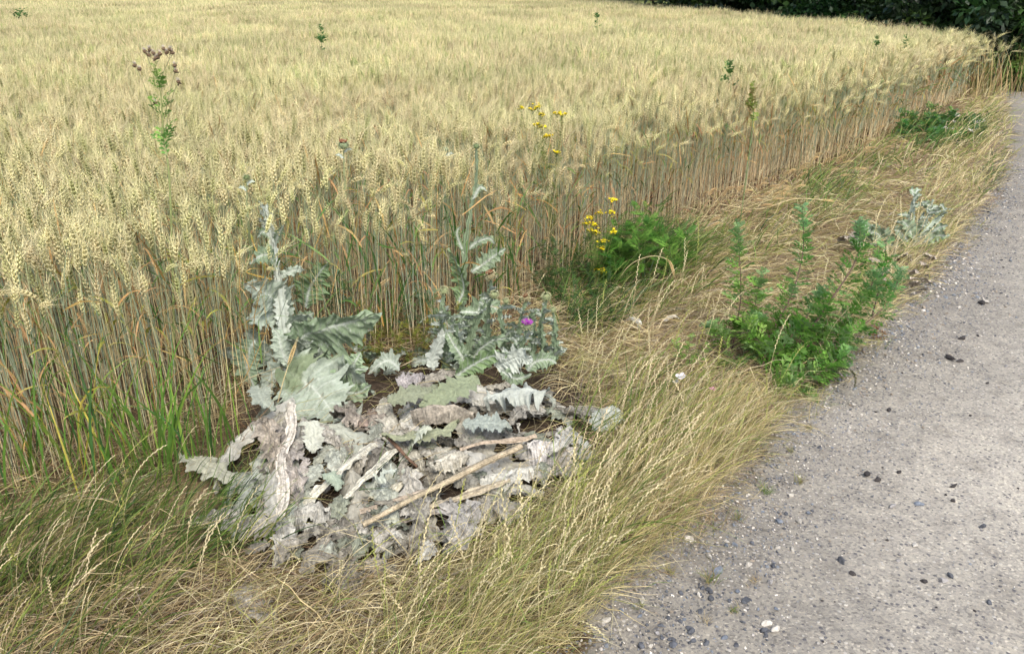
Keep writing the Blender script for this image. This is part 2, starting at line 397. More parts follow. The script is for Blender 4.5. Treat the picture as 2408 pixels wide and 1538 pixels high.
# ------------------------------------------------------------------ wheat
EAR0, EAR1 = lin(142, 149, 94), lin(226, 220, 176)
def stalk_geo(rr, H, detail=2, ripe=None, nod=None, green=None):
    """returns stem, ear, leaves builders for one stalk at the origin, leaning towards +x"""
    ripe = rr.random() if ripe is None else ripe
    nod = rr.choice([rr.uniform(.0, .25), rr.uniform(.25, .8), rr.uniform(.9, 1.9)], p=[.6, .32, .08]) if nod is None else nod
    S = 9 if detail == 2 else 4
    s = np.linspace(0, 1, S + 1); lean = rr.uniform(-.02, .09)
    ang = lean + nod * .55 * np.clip((s - .72) / .28, 0, 1) ** 1.5
    seg = H / S; p = np.zeros((S + 1, 3))
    for i in range(S): p[i + 1] = p[i] + seg * A([math.sin(ang[i]), 0, math.cos(ang[i])])
    p[:, 1] += .012 * np.sin(s * 3 + rr.random() * 6) * s
    low = lin(232, 212, 172) * rr.uniform(.75, 1.12); mid = lin(160, 178, 154) if rr.random() < .45 else lin(222, 200, 154)
    top = lin(160, 174, 138) * .95 + ripe * lin(70, 60, 36)
    cs = np.where(s[:, None] < .5, low + (mid - low) * s[:, None] * 2, mid + (top - mid) * (s[:, None] * 2 - 1))
    stem = MB(); r0 = .0021 if detail == 2 else .0024
    sweep(stem, p[None], (r0 * (1 - .45 * s))[None], cs[None], 3 if detail == 2 else 2, ref=A([.3, 1, 0]))
    if detail == 2:                                     # nodes on the stem
        for h in (.18, .4, .62):
            i = h * S; a = p[int(i)] + (p[int(i) + 1] - p[int(i)]) * (i - int(i))
            octa(stem, a[None] - A([0, 0, .005]), A([[0, 0, 1.]]), .012, .0034, low * .7, low * .8)
    # ear
    ear = MB(); EL = rr.uniform(.075, .1); n = {2: 11, 1: 7, 0: 4}[detail]
    t = np.linspace(0, 1, n + 1); a = ang[-1] + nod * .45 * t
    q = np.zeros((n + 1, 3)); q[0] = p[-1]
    for i in range(n): q[i + 1] = q[i] + EL / n * A([math.sin(a[i]), 0, math.cos(a[i])])
    tint = A([1 + .06 * ripe, 1 - .01 * ripe, 1 - .12 * (1 - ripe)]) * rr.uniform(.82, 1.12)
    e0 = (EAR0 * (1 - .5 * ripe) + lin(176, 140, 78) * .5 * ripe) * tint; e1 = EAR1 * tint
    if rr.random() < .2: e0 = e0 * A([.66, .8, .6]); e1 = e1 * A([.68, .78, .6])          # still green ears
    face = rr.uniform(0, math.pi)
    if detail >= 1:
        B, D, LL, RRd = [], [], [], []
        for i in range(n):
            tt = (q[i + 1] - q[i]); tt /= np.linalg.norm(tt); ux = np.cross(tt, [0, 1, 0]); uy = A([0, 1., 0])
            sd = (1 if i % 2 else -1); fat = math.sin(math.pi * min(1, (i + 1.2) / (n + .6))) ** .5
            for off_a, k in ((0, 1.), (.95, .85), (-.95, .85)) if detail == 2 else ((0, 1.), (3.14, 1.)):
                an = face + (0 if sd > 0 else math.pi) + off_a
                rad = ux * math.cos(an) + uy * math.sin(an)
                d = tt * .9 + rad * .5 * k; d /= np.linalg.norm(d)
                B.append(q[i] + rad * .0015); D.append(d); LL.append(.0185 * fat * (1 if detail == 2 else 1.15)); RRd.append(.0035 * fat * (1 if detail == 2 else 1.5))
        B.append(q[-1]); D.append((q[-1] - q[-2]) / np.linalg.norm(q[-1] - q[-2])); LL.append(.014); RRd.append(.003)
        B = A(B); D = A(D); octa(ear, B, D, A(LL), A(RRd), e0, e1)
        na_ = 30 if detail == 2 else 11
        k = rr.integers(0, len(B), na_); tip = B[k] + D[k] * .014
        dd = D[k] + rr.normal(0, .18, (na_, 3)) + A([0, 0, .3]); dd /= np.linalg.norm(dd, axis=1, keepdims=True)
        la = rr.uniform(.02, .065, na_)[:, None]
        ln = np.stack([tip, tip + dd * la * .5, tip + dd * la], 1)
        sweep(ear, ln, A([[.0006, .00045, .0002]]) * (1 if detail == 2 else 1.6), e1 * .98, 2, ref=rr.normal(0, 1, (na_, 3)))
    else:
        rr_ = .0075 * np.array([.5, 1, 1.05, .8, .25])
        sweep(ear, q[None], rr_[None], (e0 + (e1 - e0) * np.linspace(.25, .95, n + 1)[:, None])[None], 3)
        dd = A([[math.sin(a[-1]), .1, math.cos(a[-1])], [math.sin(a[-1] - .3), -.2, math.cos(a[-1] - .3)]])
        ln = np.stack([q[[3, 4]], q[[3, 4]] + dd * .045], 1); sweep(ear, ln, A([[.0012, .0004]]), e1 * .95, 2, ref=A([.2, 1, .1]))
    # leaves
    lvs = []; nl = {2: rr.integers(0, 3), 1: rr.integers(0, 3), 0: 0}[detail]
    for i in range(nl):
        h = rr.uniform(.2, .88) ; i0 = int(h * S); b = p[i0] + (p[min(S, i0 + 1)] - p[i0]) * (h * S - i0)
        az = rr.uniform(0, 6.28); dryness = rr.random() * 1.1 - h * .3
        c = lin(186, 148, 92) if dryness > .38 else (lin(150, 148, 70) if dryness > .2 else lin(92, 118, 58))
        if dryness > .6: c = lin(168, 132, 92)
        c = c * rr.uniform(.75, 1.1)
        SS = 7 if detail == 2 else 3; u = np.linspace(0, 1, SS + 1); LN = rr.uniform(.1, .24)
        t0, t1 = rr.uniform(.15, .7), (rr.uniform(1.6, 3.0) if rr.random() < .6 else rr.uniform(.6, 1.5))
        ta = t0 + (t1 - t0) * u; pp = np.zeros((SS + 1, 3)); pp[0] = b
        for j in range(SS): pp[j + 1] = pp[j] + LN / SS * A([math.sin(ta[j]) * math.cos(az), math.sin(ta[j]) * math.sin(az), math.cos(ta[j])])
        wd = rr.uniform(.0025, .0055) * np.clip(1.15 - u ** 2, 0, 1) * np.clip(.4 + 3 * u, 0, 1)
        lv = MB(); lvs.append(lv); sweep(lv, pp[None], wd[None], (c * (1 + .15 * u[:, None]))[None], 2, ref=A([math.cos(az + 1.57) * .2 + rr.normal(0, .4), math.sin(az + 1.57) * .2, 1]))
    return [stem, ear] + lvs
def merged(parts):
    m = MB()
    for p in parts:
        o = 0
        for v, c, f in zip(p.v, p.c, p.f):
            m.add(v, f - o, c); o += len(v)
    return m

rw = np.random.default_rng(21)
NV = 16
variants = [stalk_geo(rw, rw.uniform(.65, .77), 2) for _ in range(NV)]
near_me = [merged(v).mesh('wheat_stalk_near', M_WHEAT) for v in variants]
def clump(detail, size, n, k, Hs=(.64, .78)):
    out = []
    for j in range(k):
        m = MB()
        for i in range(n):
            st = stalk_geo(rw, rw.uniform(*Hs), detail); x, y = rw.uniform(-size / 2, size / 2, 2)
            a = rw.uniform(0, 6.28) if rw.random() < .55 else rw.normal(-.5, .8)
            tl = rw.normal(0, .07, 2)
            ca, sa = math.cos(a), math.sin(a)
            for p in st:
                o = 0
                for v, c, f in zip(p.v, p.c, p.f):
                    w = v.copy(); w[:, 0] = v[:, 0] * ca - v[:, 1] * sa + x + tl[0] * v[:, 2]; w[:, 1] = v[:, 0] * sa + v[:, 1] * ca + y + tl[1] * v[:, 2]
                    m.add(w, f - o, c); o += len(v)
        out.append(m.mesh('wheat_clump', M_WHEAT))
    return out
mid_me = clump(1, .5, 95, 7)
far_me = clump(0, 1.0, 300, 6)

def infield(x, y): return inpoly(x, y, FIELD)
def jgrid(x0, x1, y0, y1, step):
    xs = np.arange(x0, x1, step); ys = np.arange(y0, y1, step)
    a, b = np.meshgrid(xs, ys, indexing='ij'); a = a.ravel() + R.uniform(-.5, .5, a.size) * step; b = b.ravel() + R.uniform(-.5, .5, b.size) * step
    return a, b
def inview(x, y, m=1.2): return (np.abs(x) < y * .68 + m) & (y > .6)
# near stalks
x, y = jgrid(-7, 9, 1.2, 7.0, .049)
k = infield(x, y) & inview(x, y, .7); x, y = x[k], y[k]
de = dist_poly(x, y, we)
k = (R.random(len(x)) < np.clip(.35 + de / .12 * .65, .35, 1) * np.clip(3.2 * n2(x, y, 2.2, 71), .25, 1)); x, y, de = x[k], y[k], de[k]
t2 = P(1090, 700, 3.66)[:2]; k = ~((np.abs(x - t2[0]) < .1) & (y < 3.7)); x, y, de = x[k], y[k], de[k]   # the second thistle has its own gap
n = len(x)
idx = R.integers(0, NV, n)
H_edge = np.clip(.9 + de * .3, .9, 1.0) * np.where(de < .25, R.uniform(.78, 1.06, n), R.uniform(.92, 1.06, n)) * (1 + .05 * (n2(x, y, 1.1, 3) - .5))
az = np.where(R.random(n) < .6, R.uniform(0, 6.28, n), R.normal(-.5, .8, n))
tilt = R.normal(0, .05, n) + np.where(de < .12, .03, 0); tilt2 = R.normal(0, .05, n)
pz = hter(x, y) - .005
# the 300 stalks that stand nearest and inside the picture become single things
px_, py_, dp = proj(np.stack([x, y, pz + .7], 1)); px2, py2, _ = proj(np.stack([x, y, pz + .3], 1))
vis = (px_ > 5) & (px_ < 2400) & (py_ > 0) & (px2 > 0)
score = np.where(vis, np.hypot(x, y) + de * 1.5, 99)
order = np.argsort(score); pick = order[:295]
single = np.zeros(n, bool); single[pick] = True
rot = np.stack([tilt, tilt2, az], 1)
stuff_points('wheat_crop_near', np.stack([x, y, pz], 1)[~single], rot[~single], np.stack([H_edge] * 3, 1)[~single], idx[~single], near_me,
             'wheat', 'ripening wheat standing behind the front row of stalks')
protos = []
for v in variants:
    protos.append([p.mesh(nm, M_WHEAT) for p, nm in zip(v, ['stem', 'ear'] + ['leaf'] * 6) if p.n])
LW = 'single bearded wheat stalk with yellow green ear in the front row at the crop edge'
for i in pick:
    t = thing('wheat_stalk', LW, 'wheat stalk', (x[i], y[i], pz[i]), 'wheat stalks along the front edge of the crop')
    t.rotation_euler = rot[i]; t.scale = (H_edge[i],) * 3
    for me in protos[idx[i]]:
        c = bpy.data.objects.new(me.name.split('.')[0], me); COL.objects.link(c); c.parent = t
# mid and far crop; a tramline of shorter, greener crop crosses it
x, y = jgrid(2, 14, 6.9, 17, .055); de = dist_poly(x, y, we); k = infield(x, y) & (de < .55); x, y, de = x[k], y[k], de[k]; n = len(x)
hh = np.clip(.95 + de * .3, .95, 1.03) * R.uniform(.74, 1.06, n); w_ = np.clip(np.hypot(x, y) / 6, 1, 2)
stuff_points('wheat_crop_edge', np.stack([x, y, hter(x, y)], 1), np.stack([R.normal(0, .09, n), R.normal(.06, .12, n), R.uniform(0, 6.28, n)], 1), np.stack([hh * w_, hh * w_, hh], 1), R.integers(0, NV, n), near_me,
             'wheat', 'distant right edge of the wheat crop showing pale stems')
x, y = jgrid(-18, 16, 6.9, 19.5, .36)
k = infield(x, y) & inview(x, y, 3.5) & (dist_poly(x, y, we) > .42); x, y = x[k], y[k]; n = len(x)
tram = np.abs(y - (17.4 + .03 * x)) < .42
sc = R.uniform(.93, 1.07, n) * (1 + .05 * (n2(x, y, .8, 9) - .5)); sz = sc * np.where(tram, .6, 1)
stuff_points('wheat_crop_middle', np.stack([x, y, hter(x, y)], 1), np.stack([R.normal(0, .03, n), R.normal(0, .03, n), R.integers(0, 4, n) * 1.5708 * .25 + R.normal(0, .2, n)], 1),
             np.stack([sc, sc, sz], 1), R.integers(0, 7, n), mid_me, 'wheat', 'middle of the wheat field, a band of yellow green ears')
x, y = jgrid(-44, 30, 19.2, 52, .8)
k = infield(x, y) & inview(x, y, 7); x, y = x[k], y[k]; n = len(x)
sc = R.uniform(.97, 1.06, n) * (1 + .03 * (n2(x, y, .5, 9) - .5))
stuff_points('wheat_crop_far', np.stack([x, y, hter(x, y)], 1), np.stack([0 * x, 0 * x, R.uniform(0, 6.28, n)], 1), sc, R.integers(0, 6, n), far_me,
             'wheat', 'smooth far part of the wheat field below the trees')

#@@PART2
# ------------------------------------------------------------------ verge grasses
def sample_verge(dens, y0, y1, x0=-3.5, x1=12.5, ref=2.5, cap=1.0):
    """random points, thinned with distance; returns x, y, widening factor"""
    A_ = (x1 - x0) * (y1 - y0); N = int(dens * A_)
    x = R.uniform(x0, x1, N); y = R.uniform(y0, y1, N); d = np.hypot(x, y)
    lod = np.minimum(1, (ref / d) ** 1.7); k = (R.random(N) < lod) & (np.abs(x) < y * .68 + .9)
    x, y, lod = x[k], y[k], lod[k]
    return x, y, lod ** -.5
def px_of(x, y):
    return proj(np.stack([x, y, 0 * x], 1))[:2]
def mixcol(n, cols, p, jit=.12):
    c = A(cols)[R.choice(len(cols), n, p=p)]
    return c * R.uniform(1 - jit * 1.6, 1 + jit, (n, 1)) * R.uniform(.97, 1.03, (n, 3))
STRAW = lin(194, 178, 130); STRAW2 = lin(214, 202, 160); HAY = lin(160, 142, 106); RUSSET = lin(134, 110, 84)
OLIVE = lin(150, 152, 84); GRN = lin(92, 122, 56); DGRN = lin(62, 92, 48); LGRN = lin(128, 152, 76); GREY = lin(150, 140, 124)
LITTER = [(430, 1050), (620, 880), (800, 850), (1290, 860), (1340, 930), (1420, 1080), (1250, 1230), (1060, 1320), (900, 1350), (640, 1360), (420, 1260)]

# matted straw
g = MB()
for (dens, y0, y1) in ((11000, .9, 3.2), (8500, 3.2, 6.5), (5000, 6.5, 13.5)):
    x, y, wd = sample_verge(dens, y0, y1)
    k = ~infield(x, y) & ~road_in(x, y); k |= infield(x, y) & (dist_poly(x, y, we) < .3) & (R.random(len(x)) < .5)
    dr = dist_poly(x, y, re_); k &= ~road_in(x, y)
    k &= (dr > .05)
    px, py = px_of(x, y); inl = inpoly(px, py, LITTER); k &= ~inl | (R.random(len(x)) < .1)
    k &= R.random(len(x)) < .45 + .55 * n2(x, y, 5, 31)
    gp = inpoly(px, py, [(-200, 1160), (420, 1090), (600, 1170), (640, 1290), (420, 1360), (120, 1420), (-200, 1480)]); k &= ~gp | (R.random(len(x)) < .3)
    x, y, wd, px, py = x[k], y[k], wd[k], px[k], py[k]; n = len(x)
    az = np.where(R.random(n) < .55, R.normal(.15, .6, n), R.uniform(0, 6.28, n)) + 1.2 * (n2(x, y, 2.2, 12) - .5)
    t0 = R.uniform(.6, 1.45, n)
    c = mixcol(n, [STRAW, STRAW2, HAY, RUSSET, OLIVE, GREY], [.27, .26, .13, .06, .16, .12])
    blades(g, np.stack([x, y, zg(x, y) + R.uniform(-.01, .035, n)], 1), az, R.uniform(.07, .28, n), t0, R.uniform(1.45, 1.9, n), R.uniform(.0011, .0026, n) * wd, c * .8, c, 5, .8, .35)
tag(g.build('matted_straw', M_STRAW), 'flattened dry straw matted over the verge between crop and road', 'dry grass', kind='stuff')

# tall dry grass along the road
g = MB(); gs = MB()
def ptall(x, y):
    dr = dist_poly(x, y, re_); wdt = .43 + .22 * (n2(x, y, 1.4, 40) - .5) + .05 * np.clip(y - 4, 0, 4)
    return np.clip((wdt - dr) / .18, 0, 1) * np.clip(dr / .05, 0, 1)
for (dens, y0, y1) in ((9000, .8, 3.3), (5200, 3.3, 6.5), (3000, 6.5, 14.5)):
    x, y, wd = sample_verge(dens, y0, y1)
    k = ~infield(x, y) & ~road_in(x, y); x, y, wd = x[k], y[k], wd[k]
    k = R.random(len(x)) < ptall(x, y) * (.35 + .75 * n2(x, y, 7, 41)); x, y, wd = x[k], y[k], wd[k]; n = len(x)
    az = R.normal(.3, .55, n) + .9 * (n2(x, y, 1.6, 42) - .5); L_ = R.uniform(.12, .36, n) * (.7 + .45 * n2(x, y, 2, 43)) * np.clip(.45 + dist_poly(x, y, re_) / .15 * .6, .45, 1)
    pxm, pym = px_of(x, y); mg = np.exp(-(((pxm - 1860) / 190) ** 2 + ((pym - 900) / 110) ** 2) * .9); L_ = L_ * (1 - .75 * mg) * np.where(y > 3.4, .9, 1)
    fade = R.random(n)
    c = mixcol(n, [STRAW, STRAW2, HAY, OLIVE, LGRN, GRN], [.36, .26, .1, .13, .1, .05])
    c0 = c * .55 + mixcol(n, [OLIVE, HAY, GRN], [.28, .57, .15]) * .42
    blades(g, np.stack([x, y, zg(x, y)], 1), az, L_, R.uniform(.05, .6, n), R.uniform(.7, 1.75, n), R.uniform(.0009, .0021, n) * wd, c0, c, 7, 1.3, .16)
tag(g.build('verge_grass', M_STRAW), 'dense wind-leaned tan and olive grass growing along the road edge', 'grass', kind='stuff')

# wispy fringe at the very edge of the gravel
g = MB(); x, y, wd = sample_verge(9000, .8, 8); dr = dist_poly(x, y, re_)
k = (R.random(len(x)) < np.clip(1 - dr / .1, 0, 1) * np.clip(n2(x, y, 9, 50) * 2.6 - .8, 0, 1)); x, y, wd = x[k], y[k], wd[k]; n = len(x)
c = mixcol(n, [HAY, STRAW, OLIVE, GRN, RUSSET], [.35, .2, .2, .15, .1])
blades(g, np.stack([x, y, zg(x, y)], 1), R.normal(.2, 1.2, n), R.uniform(.03, .12, n), R.uniform(.1, 1, n), R.uniform(.8, 1.8, n), R.uniform(.0009, .0016, n) * wd, c * .8, c, 4, 1.2, .3)
tag(g.build('fringe_grass', M_STRAW), 'fine sparse dry grass tufts fraying out onto the gravel', 'grass', kind='stuff')

# green grass patches, given as picture polygons on the ground with a density and a kind
g = MB()
GREEN = [  # polygon, density, length range, lean direction, colours probs [GRN, DGRN, LGRN, OLIVE, STRAW]
    ([(-200, 1270), (300, 1210), (520, 1190), (650, 1290), (420, 1360), (120, 1440), (-200, 1480)], 4600, (.1, .3), .25, [.36, .2, .28, .1, .06]),
    ([(-200, 1360), (250, 1330), (450, 1330), (250, 1650), (-200, 1750)], 2200, (.12, .34), .5, [.2, .12, .22, .26, .2]),
    ([(450, 1080), (640, 1100), (660, 1220), (520, 1230)], 1200, (.08, .22), .8, [.4, .3, .3, 0, 0]),
    ([(1280, 640), (1440, 560), (1560, 560), (1640, 620), (1500, 720), (1420, 800), (1330, 810)], 3600, (.1, .34), .6, [.4, .3, .2, .1, 0]),
    ([(1400, 660), (1440, 580), (1620, 560), (1650, 640), (1540, 700)], 1500, (.15, .36), .6, [.5, .2, .3, 0, 0]),
    ([(1560, 640), (1640, 560), (1740, 590), (1600, 760), (1450, 800)], 1400, (.12, .34), .3, [.25, .05, .35, .25, .1]),
    ([(1650, 560), (1800, 500), (2000, 430), (2080, 460), (1900, 560), (1700, 680)], 1500, (.1, .26), .4, [.2, .05, .35, .3, .1]),
    ([(2040, 400), (2200, 330), (2330, 250), (2340, 330), (2150, 440)], 1500, (.1, .28), .4, [.2, .05, .35, .3, .1]),
    ([(1840, 430), (1960, 410), (2000, 460), (1880, 490)], 2600, (.12, .3), .5, [.35, .1, .35, .2, 0]),
    ([(1960, 380), (2100, 330), (2150, 370), (2010, 430)], 1800, (.12, .3), .5, [.35, .1, .35, .2, 0]),
    ([(2080, 320), (2150, 280), (2310, 300), (2300, 350), (2150, 360)], 3500, (.1, .3), .5, [.4, .3, .2, .1, 0]),
    ([(1250, 1100), (1500, 900), (1640, 940), (1500, 1250), (1330, 1400)], 900, (.2, .42), .3, [.3, .05, .45, .2, 0]),
    ([(700, 1060), (1000, 1060), (950, 1250), (700, 1250)], 120, (.1, .25), .3, [.5, .3, .2, 0, 0]),
    ([(2290, 420), (2340, 360), (2350, 420), (2290, 500)], 1500, (.1, .2), .5, [.4, .3, .2, .1, 0]),
]
for poly, dens, (l0, l1), lean, pr in GREEN:
    pg = A([G(*p)[:2] for p in poly]); lo = pg.min(0); hi = pg.max(0); N = int(dens * np.prod(hi - lo)); d0 = np.hypot(*pg.mean(0))
    lod = min(1, (2.8 / d0) ** 1.5); N = int(N * lod)
    x = R.uniform(lo[0], hi[0], N); y = R.uniform(lo[1], hi[1], N)
    k = inpoly(x, y, pg) & ~road_in(x, y) & (R.random(N) < .3 + .9 * n2(x, y, 6, 60)); x, y = x[k], y[k]; n = len(x)
    c = mixcol(n, [GRN, DGRN, LGRN, OLIVE, STRAW], pr, .18)
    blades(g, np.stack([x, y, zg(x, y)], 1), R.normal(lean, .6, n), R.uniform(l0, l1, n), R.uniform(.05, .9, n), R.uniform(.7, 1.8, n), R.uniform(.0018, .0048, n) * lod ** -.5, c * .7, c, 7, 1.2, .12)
tag(g.build('green_grass', M_GRASS), 'lush green grass patches in the verge and at the foot of the crop', 'grass', kind='stuff')

# dead leaf litter and short dry blades at the foot of the crop
g = MB()
x, y = jgrid(-3.5, 10, 1.3, 9, .03); de = dist_poly(x, y, we)
k = (infield(x, y) & (de < .7) | (~infield(x, y) & (de < .12))) & inview(x, y, .4) & (R.random(len(x)) < np.clip(3.2 / np.hypot(x, y), 0, 1) ** 1.5 * .8)
x, y = x[k], y[k]; n = len(x)
c = mixcol(n, [HAY, RUSSET, STRAW, OLIVE, GREY, lin(170, 130, 96)], [.25, .22, .18, .08, .07, .2])
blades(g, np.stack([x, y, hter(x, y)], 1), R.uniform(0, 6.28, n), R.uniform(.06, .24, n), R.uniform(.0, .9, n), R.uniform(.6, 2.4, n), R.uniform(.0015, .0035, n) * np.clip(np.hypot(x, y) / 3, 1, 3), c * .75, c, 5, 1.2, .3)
tag(g.build('dry_undergrowth', M_STRAW), 'brown dry leaves tangled among the foot of the wheat stalks', 'dry leaves', kind='stuff')
# broken and leaning straws between the standing stalks
g = MB()
x, y = jgrid(-3.5, 10, 1.3, 8, .05); de = dist_poly(x, y, we)
k = infield(x, y) & (de < .35) & inview(x, y, .4) & (R.random(len(x)) < .5); x, y = x[k], y[k]; n = len(x)
c = mixcol(n, [STRAW2, STRAW, lin(206, 160, 100), lin(128, 142, 122)], [.3, .25, .2, .25])
t0 = np.abs(R.normal(.1, .35, n)); az = R.uniform(0, 6.28, n)
blades(g, np.stack([x, y, hter(x, y) + R.uniform(0, .25, n)], 1), az, R.uniform(.25, .6, n), t0, t0 + R.normal(0, .25, n), R.uniform(.002, .0038, n), c * .9, c, 4, 1, .03, .6, True, 3)
x, y = jgrid(-3.5, 10, 1.3, 8, .085); de = dist_poly(x, y, we)
k = infield(x, y) & (de < .45) & inview(x, y, .4) & (R.random(len(x)) < .55); x, y = x[k], y[k]; n = len(x)
c = mixcol(n, [lin(218, 184, 118), lin(204, 162, 108), lin(190, 180, 100), lin(100, 134, 66)], [.3, .2, .2, .3])
t0 = R.uniform(.2, 1.3, n)
blades(g, np.stack([x, y, hter(x, y) + R.uniform(.2, .62, n)], 1), R.uniform(0, 6.28, n), R.uniform(.08, .22, n), t0, t0 + R.uniform(-.2, 1.6, n), R.uniform(.004, .009, n), c * .9, c, 6, 1.5, .1, .05)
x, y = jgrid(-1.6, 2.2, 2.9, 4.6, .05); de = dist_poly(x, y, we); k = infield(x, y) & (de < .4) & (R.random(len(x)) < .55); x, y = x[k], y[k]; n = len(x)
c = mixcol(n, [lin(226, 182, 104), lin(208, 178, 122), lin(92, 132, 62), lin(120, 146, 80)], [.16, .24, .35, .25]); t0 = R.uniform(.1, 1.2, n)
blades(g, np.stack([x, y, hter(x, y) + R.uniform(.05, .6, n)], 1), R.uniform(0, 6.28, n), R.uniform(.1, .26, n), t0, t0 + R.uniform(-.2, 1.5, n), R.uniform(.005, .011, n), c * .9, c, 6, 1.5, .1, .05)
tag(g.build('broken_straw', M_WHEAT), 'slanting broken straws and yellowed leaves caught between the wheat stalks', 'straw', kind='stuff')

# broad green tillers at the left crop edge
def leaf_blades(name, label, spots, nb, Lr, wr, cols, pr, azm=None, spread=.045, group=None):
    for (px, py, dz) in spots:
        b = G(px, py); b[2] = hter(b[0], b[1])
        t = thing(name, label(px, py) if callable(label) else label, 'grass tuft', tuple(b), group)
        m = MB(); n = int(R.integers(*nb)); c = mixcol(n, cols, pr, .15)
        base = np.stack([R.normal(0, spread, n), R.normal(0, spread, n), 0 * np.arange(n)], 1)
        az = R.uniform(0, 6.28, n) if azm is None else R.normal(azm, .8, n)
        blades(m, base, az, R.uniform(*Lr, n) * dz, R.uniform(0, .3, n), R.uniform(.15, 1.6, n), R.uniform(*wr, n), c * .75, c, 8, 2, .05, .05, floor=False)
        m.build('blades', M_GRASS, t)
TILL = [(110, 1130, 1), (190, 1150, .9), (330, 1150, 1.15), (400, 1130, 1.0), (300, 1180, .8), (470, 1090, .8), (40, 1180, .8), (520, 1070, .9), (250, 1120, .9), (70, 1160, 1.1), (150, 1180, 1.), (230, 1170, 1.2), (370, 1160, 1.1), (430, 1110, 1.0), (360, 1110, 1.2), (20, 1200, .9), (290, 1140, 1.1), (540, 1050, .9), (500, 1110, .7)]
leaf_blades('grass_tuft', 'broad bladed green grass tuft growing among the wheat stalks at the left crop edge', TILL, (6, 11), (.3, .66), (.004, .010),
            [lin(104, 140, 58), lin(132, 158, 66), lin(74, 112, 58), lin(196, 180, 84)], [.42, .32, .18, .08], group='broad green tufts at the left crop edge')
TILL2 = [(900, 790, 1.1), (1010, 770, 1.2), (1110, 740, 1.2), (1180, 720, .9)]
leaf_blades('grass_tuft', 'dark green broad grass tuft rising between the two tall silver thistles', TILL2, (6, 10), (.45, .8), (.006, .012),
            [lin(74, 116, 56), lin(100, 136, 60)], [.6, .4], spread=.05, group='dark green tufts between the thistles')

# ------------------------------------------------------------------ flowering ryegrass stems: single things near the camera
def rye_proto(rr, kind):
    H = rr.uniform(.24, .46); S = 12; s = np.linspace(0, 1, S + 1)
    t = rr.uniform(.02, .15) + rr.uniform(.5, 1.35) * s ** 1.6; p = np.zeros((S + 1, 3))
    for i in range(S): p[i + 1] = p[i] + H / S * A([math.sin(t[i]), .0, math.cos(t[i])])
    p[:, 1] += .01 * np.sin(s * 5 + rr.random() * 6)
    base, tip = {0: (OLIVE, STRAW2), 1: (STRAW * .9, STRAW2), 2: (LGRN * .9, OLIVE * 1.2)}[kind]
    st = MB(); sweep(st, p[None], (.0011 * (1 - .4 * s))[None], (base * .9 + (tip - base * .9) * s[:, None])[None], 3)
    e = MB(); m = 15; u = np.linspace(.64, .985, m); q = np.stack([np.interp(u, s, p[:, k]) for k in range(3)], 1)
    T = np.gradient(q, axis=0); T /= np.linalg.norm(T, axis=1, keepdims=True)
    side = A([0, 1., 0]) * np.where(np.arange(m) % 2, 1, -1)[:, None]
    D = T + side * .42 + rr.normal(0, .06, (m, 3)); D /= np.linalg.norm(D, axis=1, keepdims=True)
    octa(e, q, D, rr.uniform(.009, .014), .0014, tip * .8, tip * 1.02)
    octa(e, q + T * .003, D * .8 + T * .35, .008, .001, tip * .75, tip * .92)
    l = MB(); az = rr.uniform(0, 6.28, 2); c = A([base, base * .9])
    i = int(.25 * S)
    blades(l, np.stack([p[i], p[i + 1]]), az, rr.uniform(.08, .16, 2), A([.4, .6]), A([1.4, 2.0]), A([.0026, .0022]), c, c * 1.1, 6, 1.2, .1, .1, False)
    return st, e, l
rr = np.random.default_rng(5)
rye = [[(b.mesh(nm, M_STRAW)) for b, nm in zip(rye_proto(rr, k % 3), ('stem', 'seed_spike', 'leaf'))] for k in range(12)]
def put_rye(px, py, az, sc, kind, label, group):
    b = G(px, py); z = float(zg(b[0], b[1]))
    t = thing('ryegrass_stem', label, 'grass stem', (b[0], b[1], z), group); t.rotation_euler = (R.normal(0, .08), R.normal(0, .12), az); t.scale = (sc,) * 3
    i = int(R.integers(0, 4)) * 3 + kind
    for me in rye[i][:2]:
        c = bpy.data.objects.new(me.name.split('.')[0], me); COL.objects.link(c); c.parent = t
RYE = [([(1230, 1600), (1340, 1250), (1420, 1050), (1560, 960), (1660, 950), (1620, 1150), (1450, 1340), (1350, 1500)], 95, .35, .5, 'seed-bearing ryegrass stem leaning over the gravel from the near verge', 'ryegrass stems of the near road verge'),
       ([(640, 1600), (900, 1420), (1200, 1300), (1300, 1330), (1200, 1600)], 28, .6, 1.0, 'upright ryegrass stem standing out of the matted straw in the foreground', 'ryegrass stems in the foreground straw'),
       ([(-60, 1330), (300, 1300), (560, 1400), (420, 1600), (-60, 1620)], 34, .3, .6, 'ryegrass stem with seeds among the green grass in the near left corner', 'ryegrass stems in the near left corner'),
       ([(1320, 1000), (1300, 850), (1500, 760), (1680, 700), (1700, 850), (1560, 950)], 50, .5, .6, 'ryegrass stem rising from the straw between thistles and mugwort', 'ryegrass stems between thistles and mugwort')]
for poly, cnt, azm, azs, lab, grp in RYE:
    xs = [p[0] for p in poly]; ys = [p[1] for p in poly]; k = 0
    while k < cnt:
        a, b = R.uniform(min(xs), max(xs)), R.uniform(min(ys), max(ys))
        if not inpoly(A([a]), A([b]), poly)[0]: continue
        if road_in(*G(a, b)[:2]): 
            continue
        put_rye(a, b, R.normal(azm, azs), R.uniform(.75, 1.15), int(R.choice(3, p=[.4, .35, .25])), lab, grp); k += 1
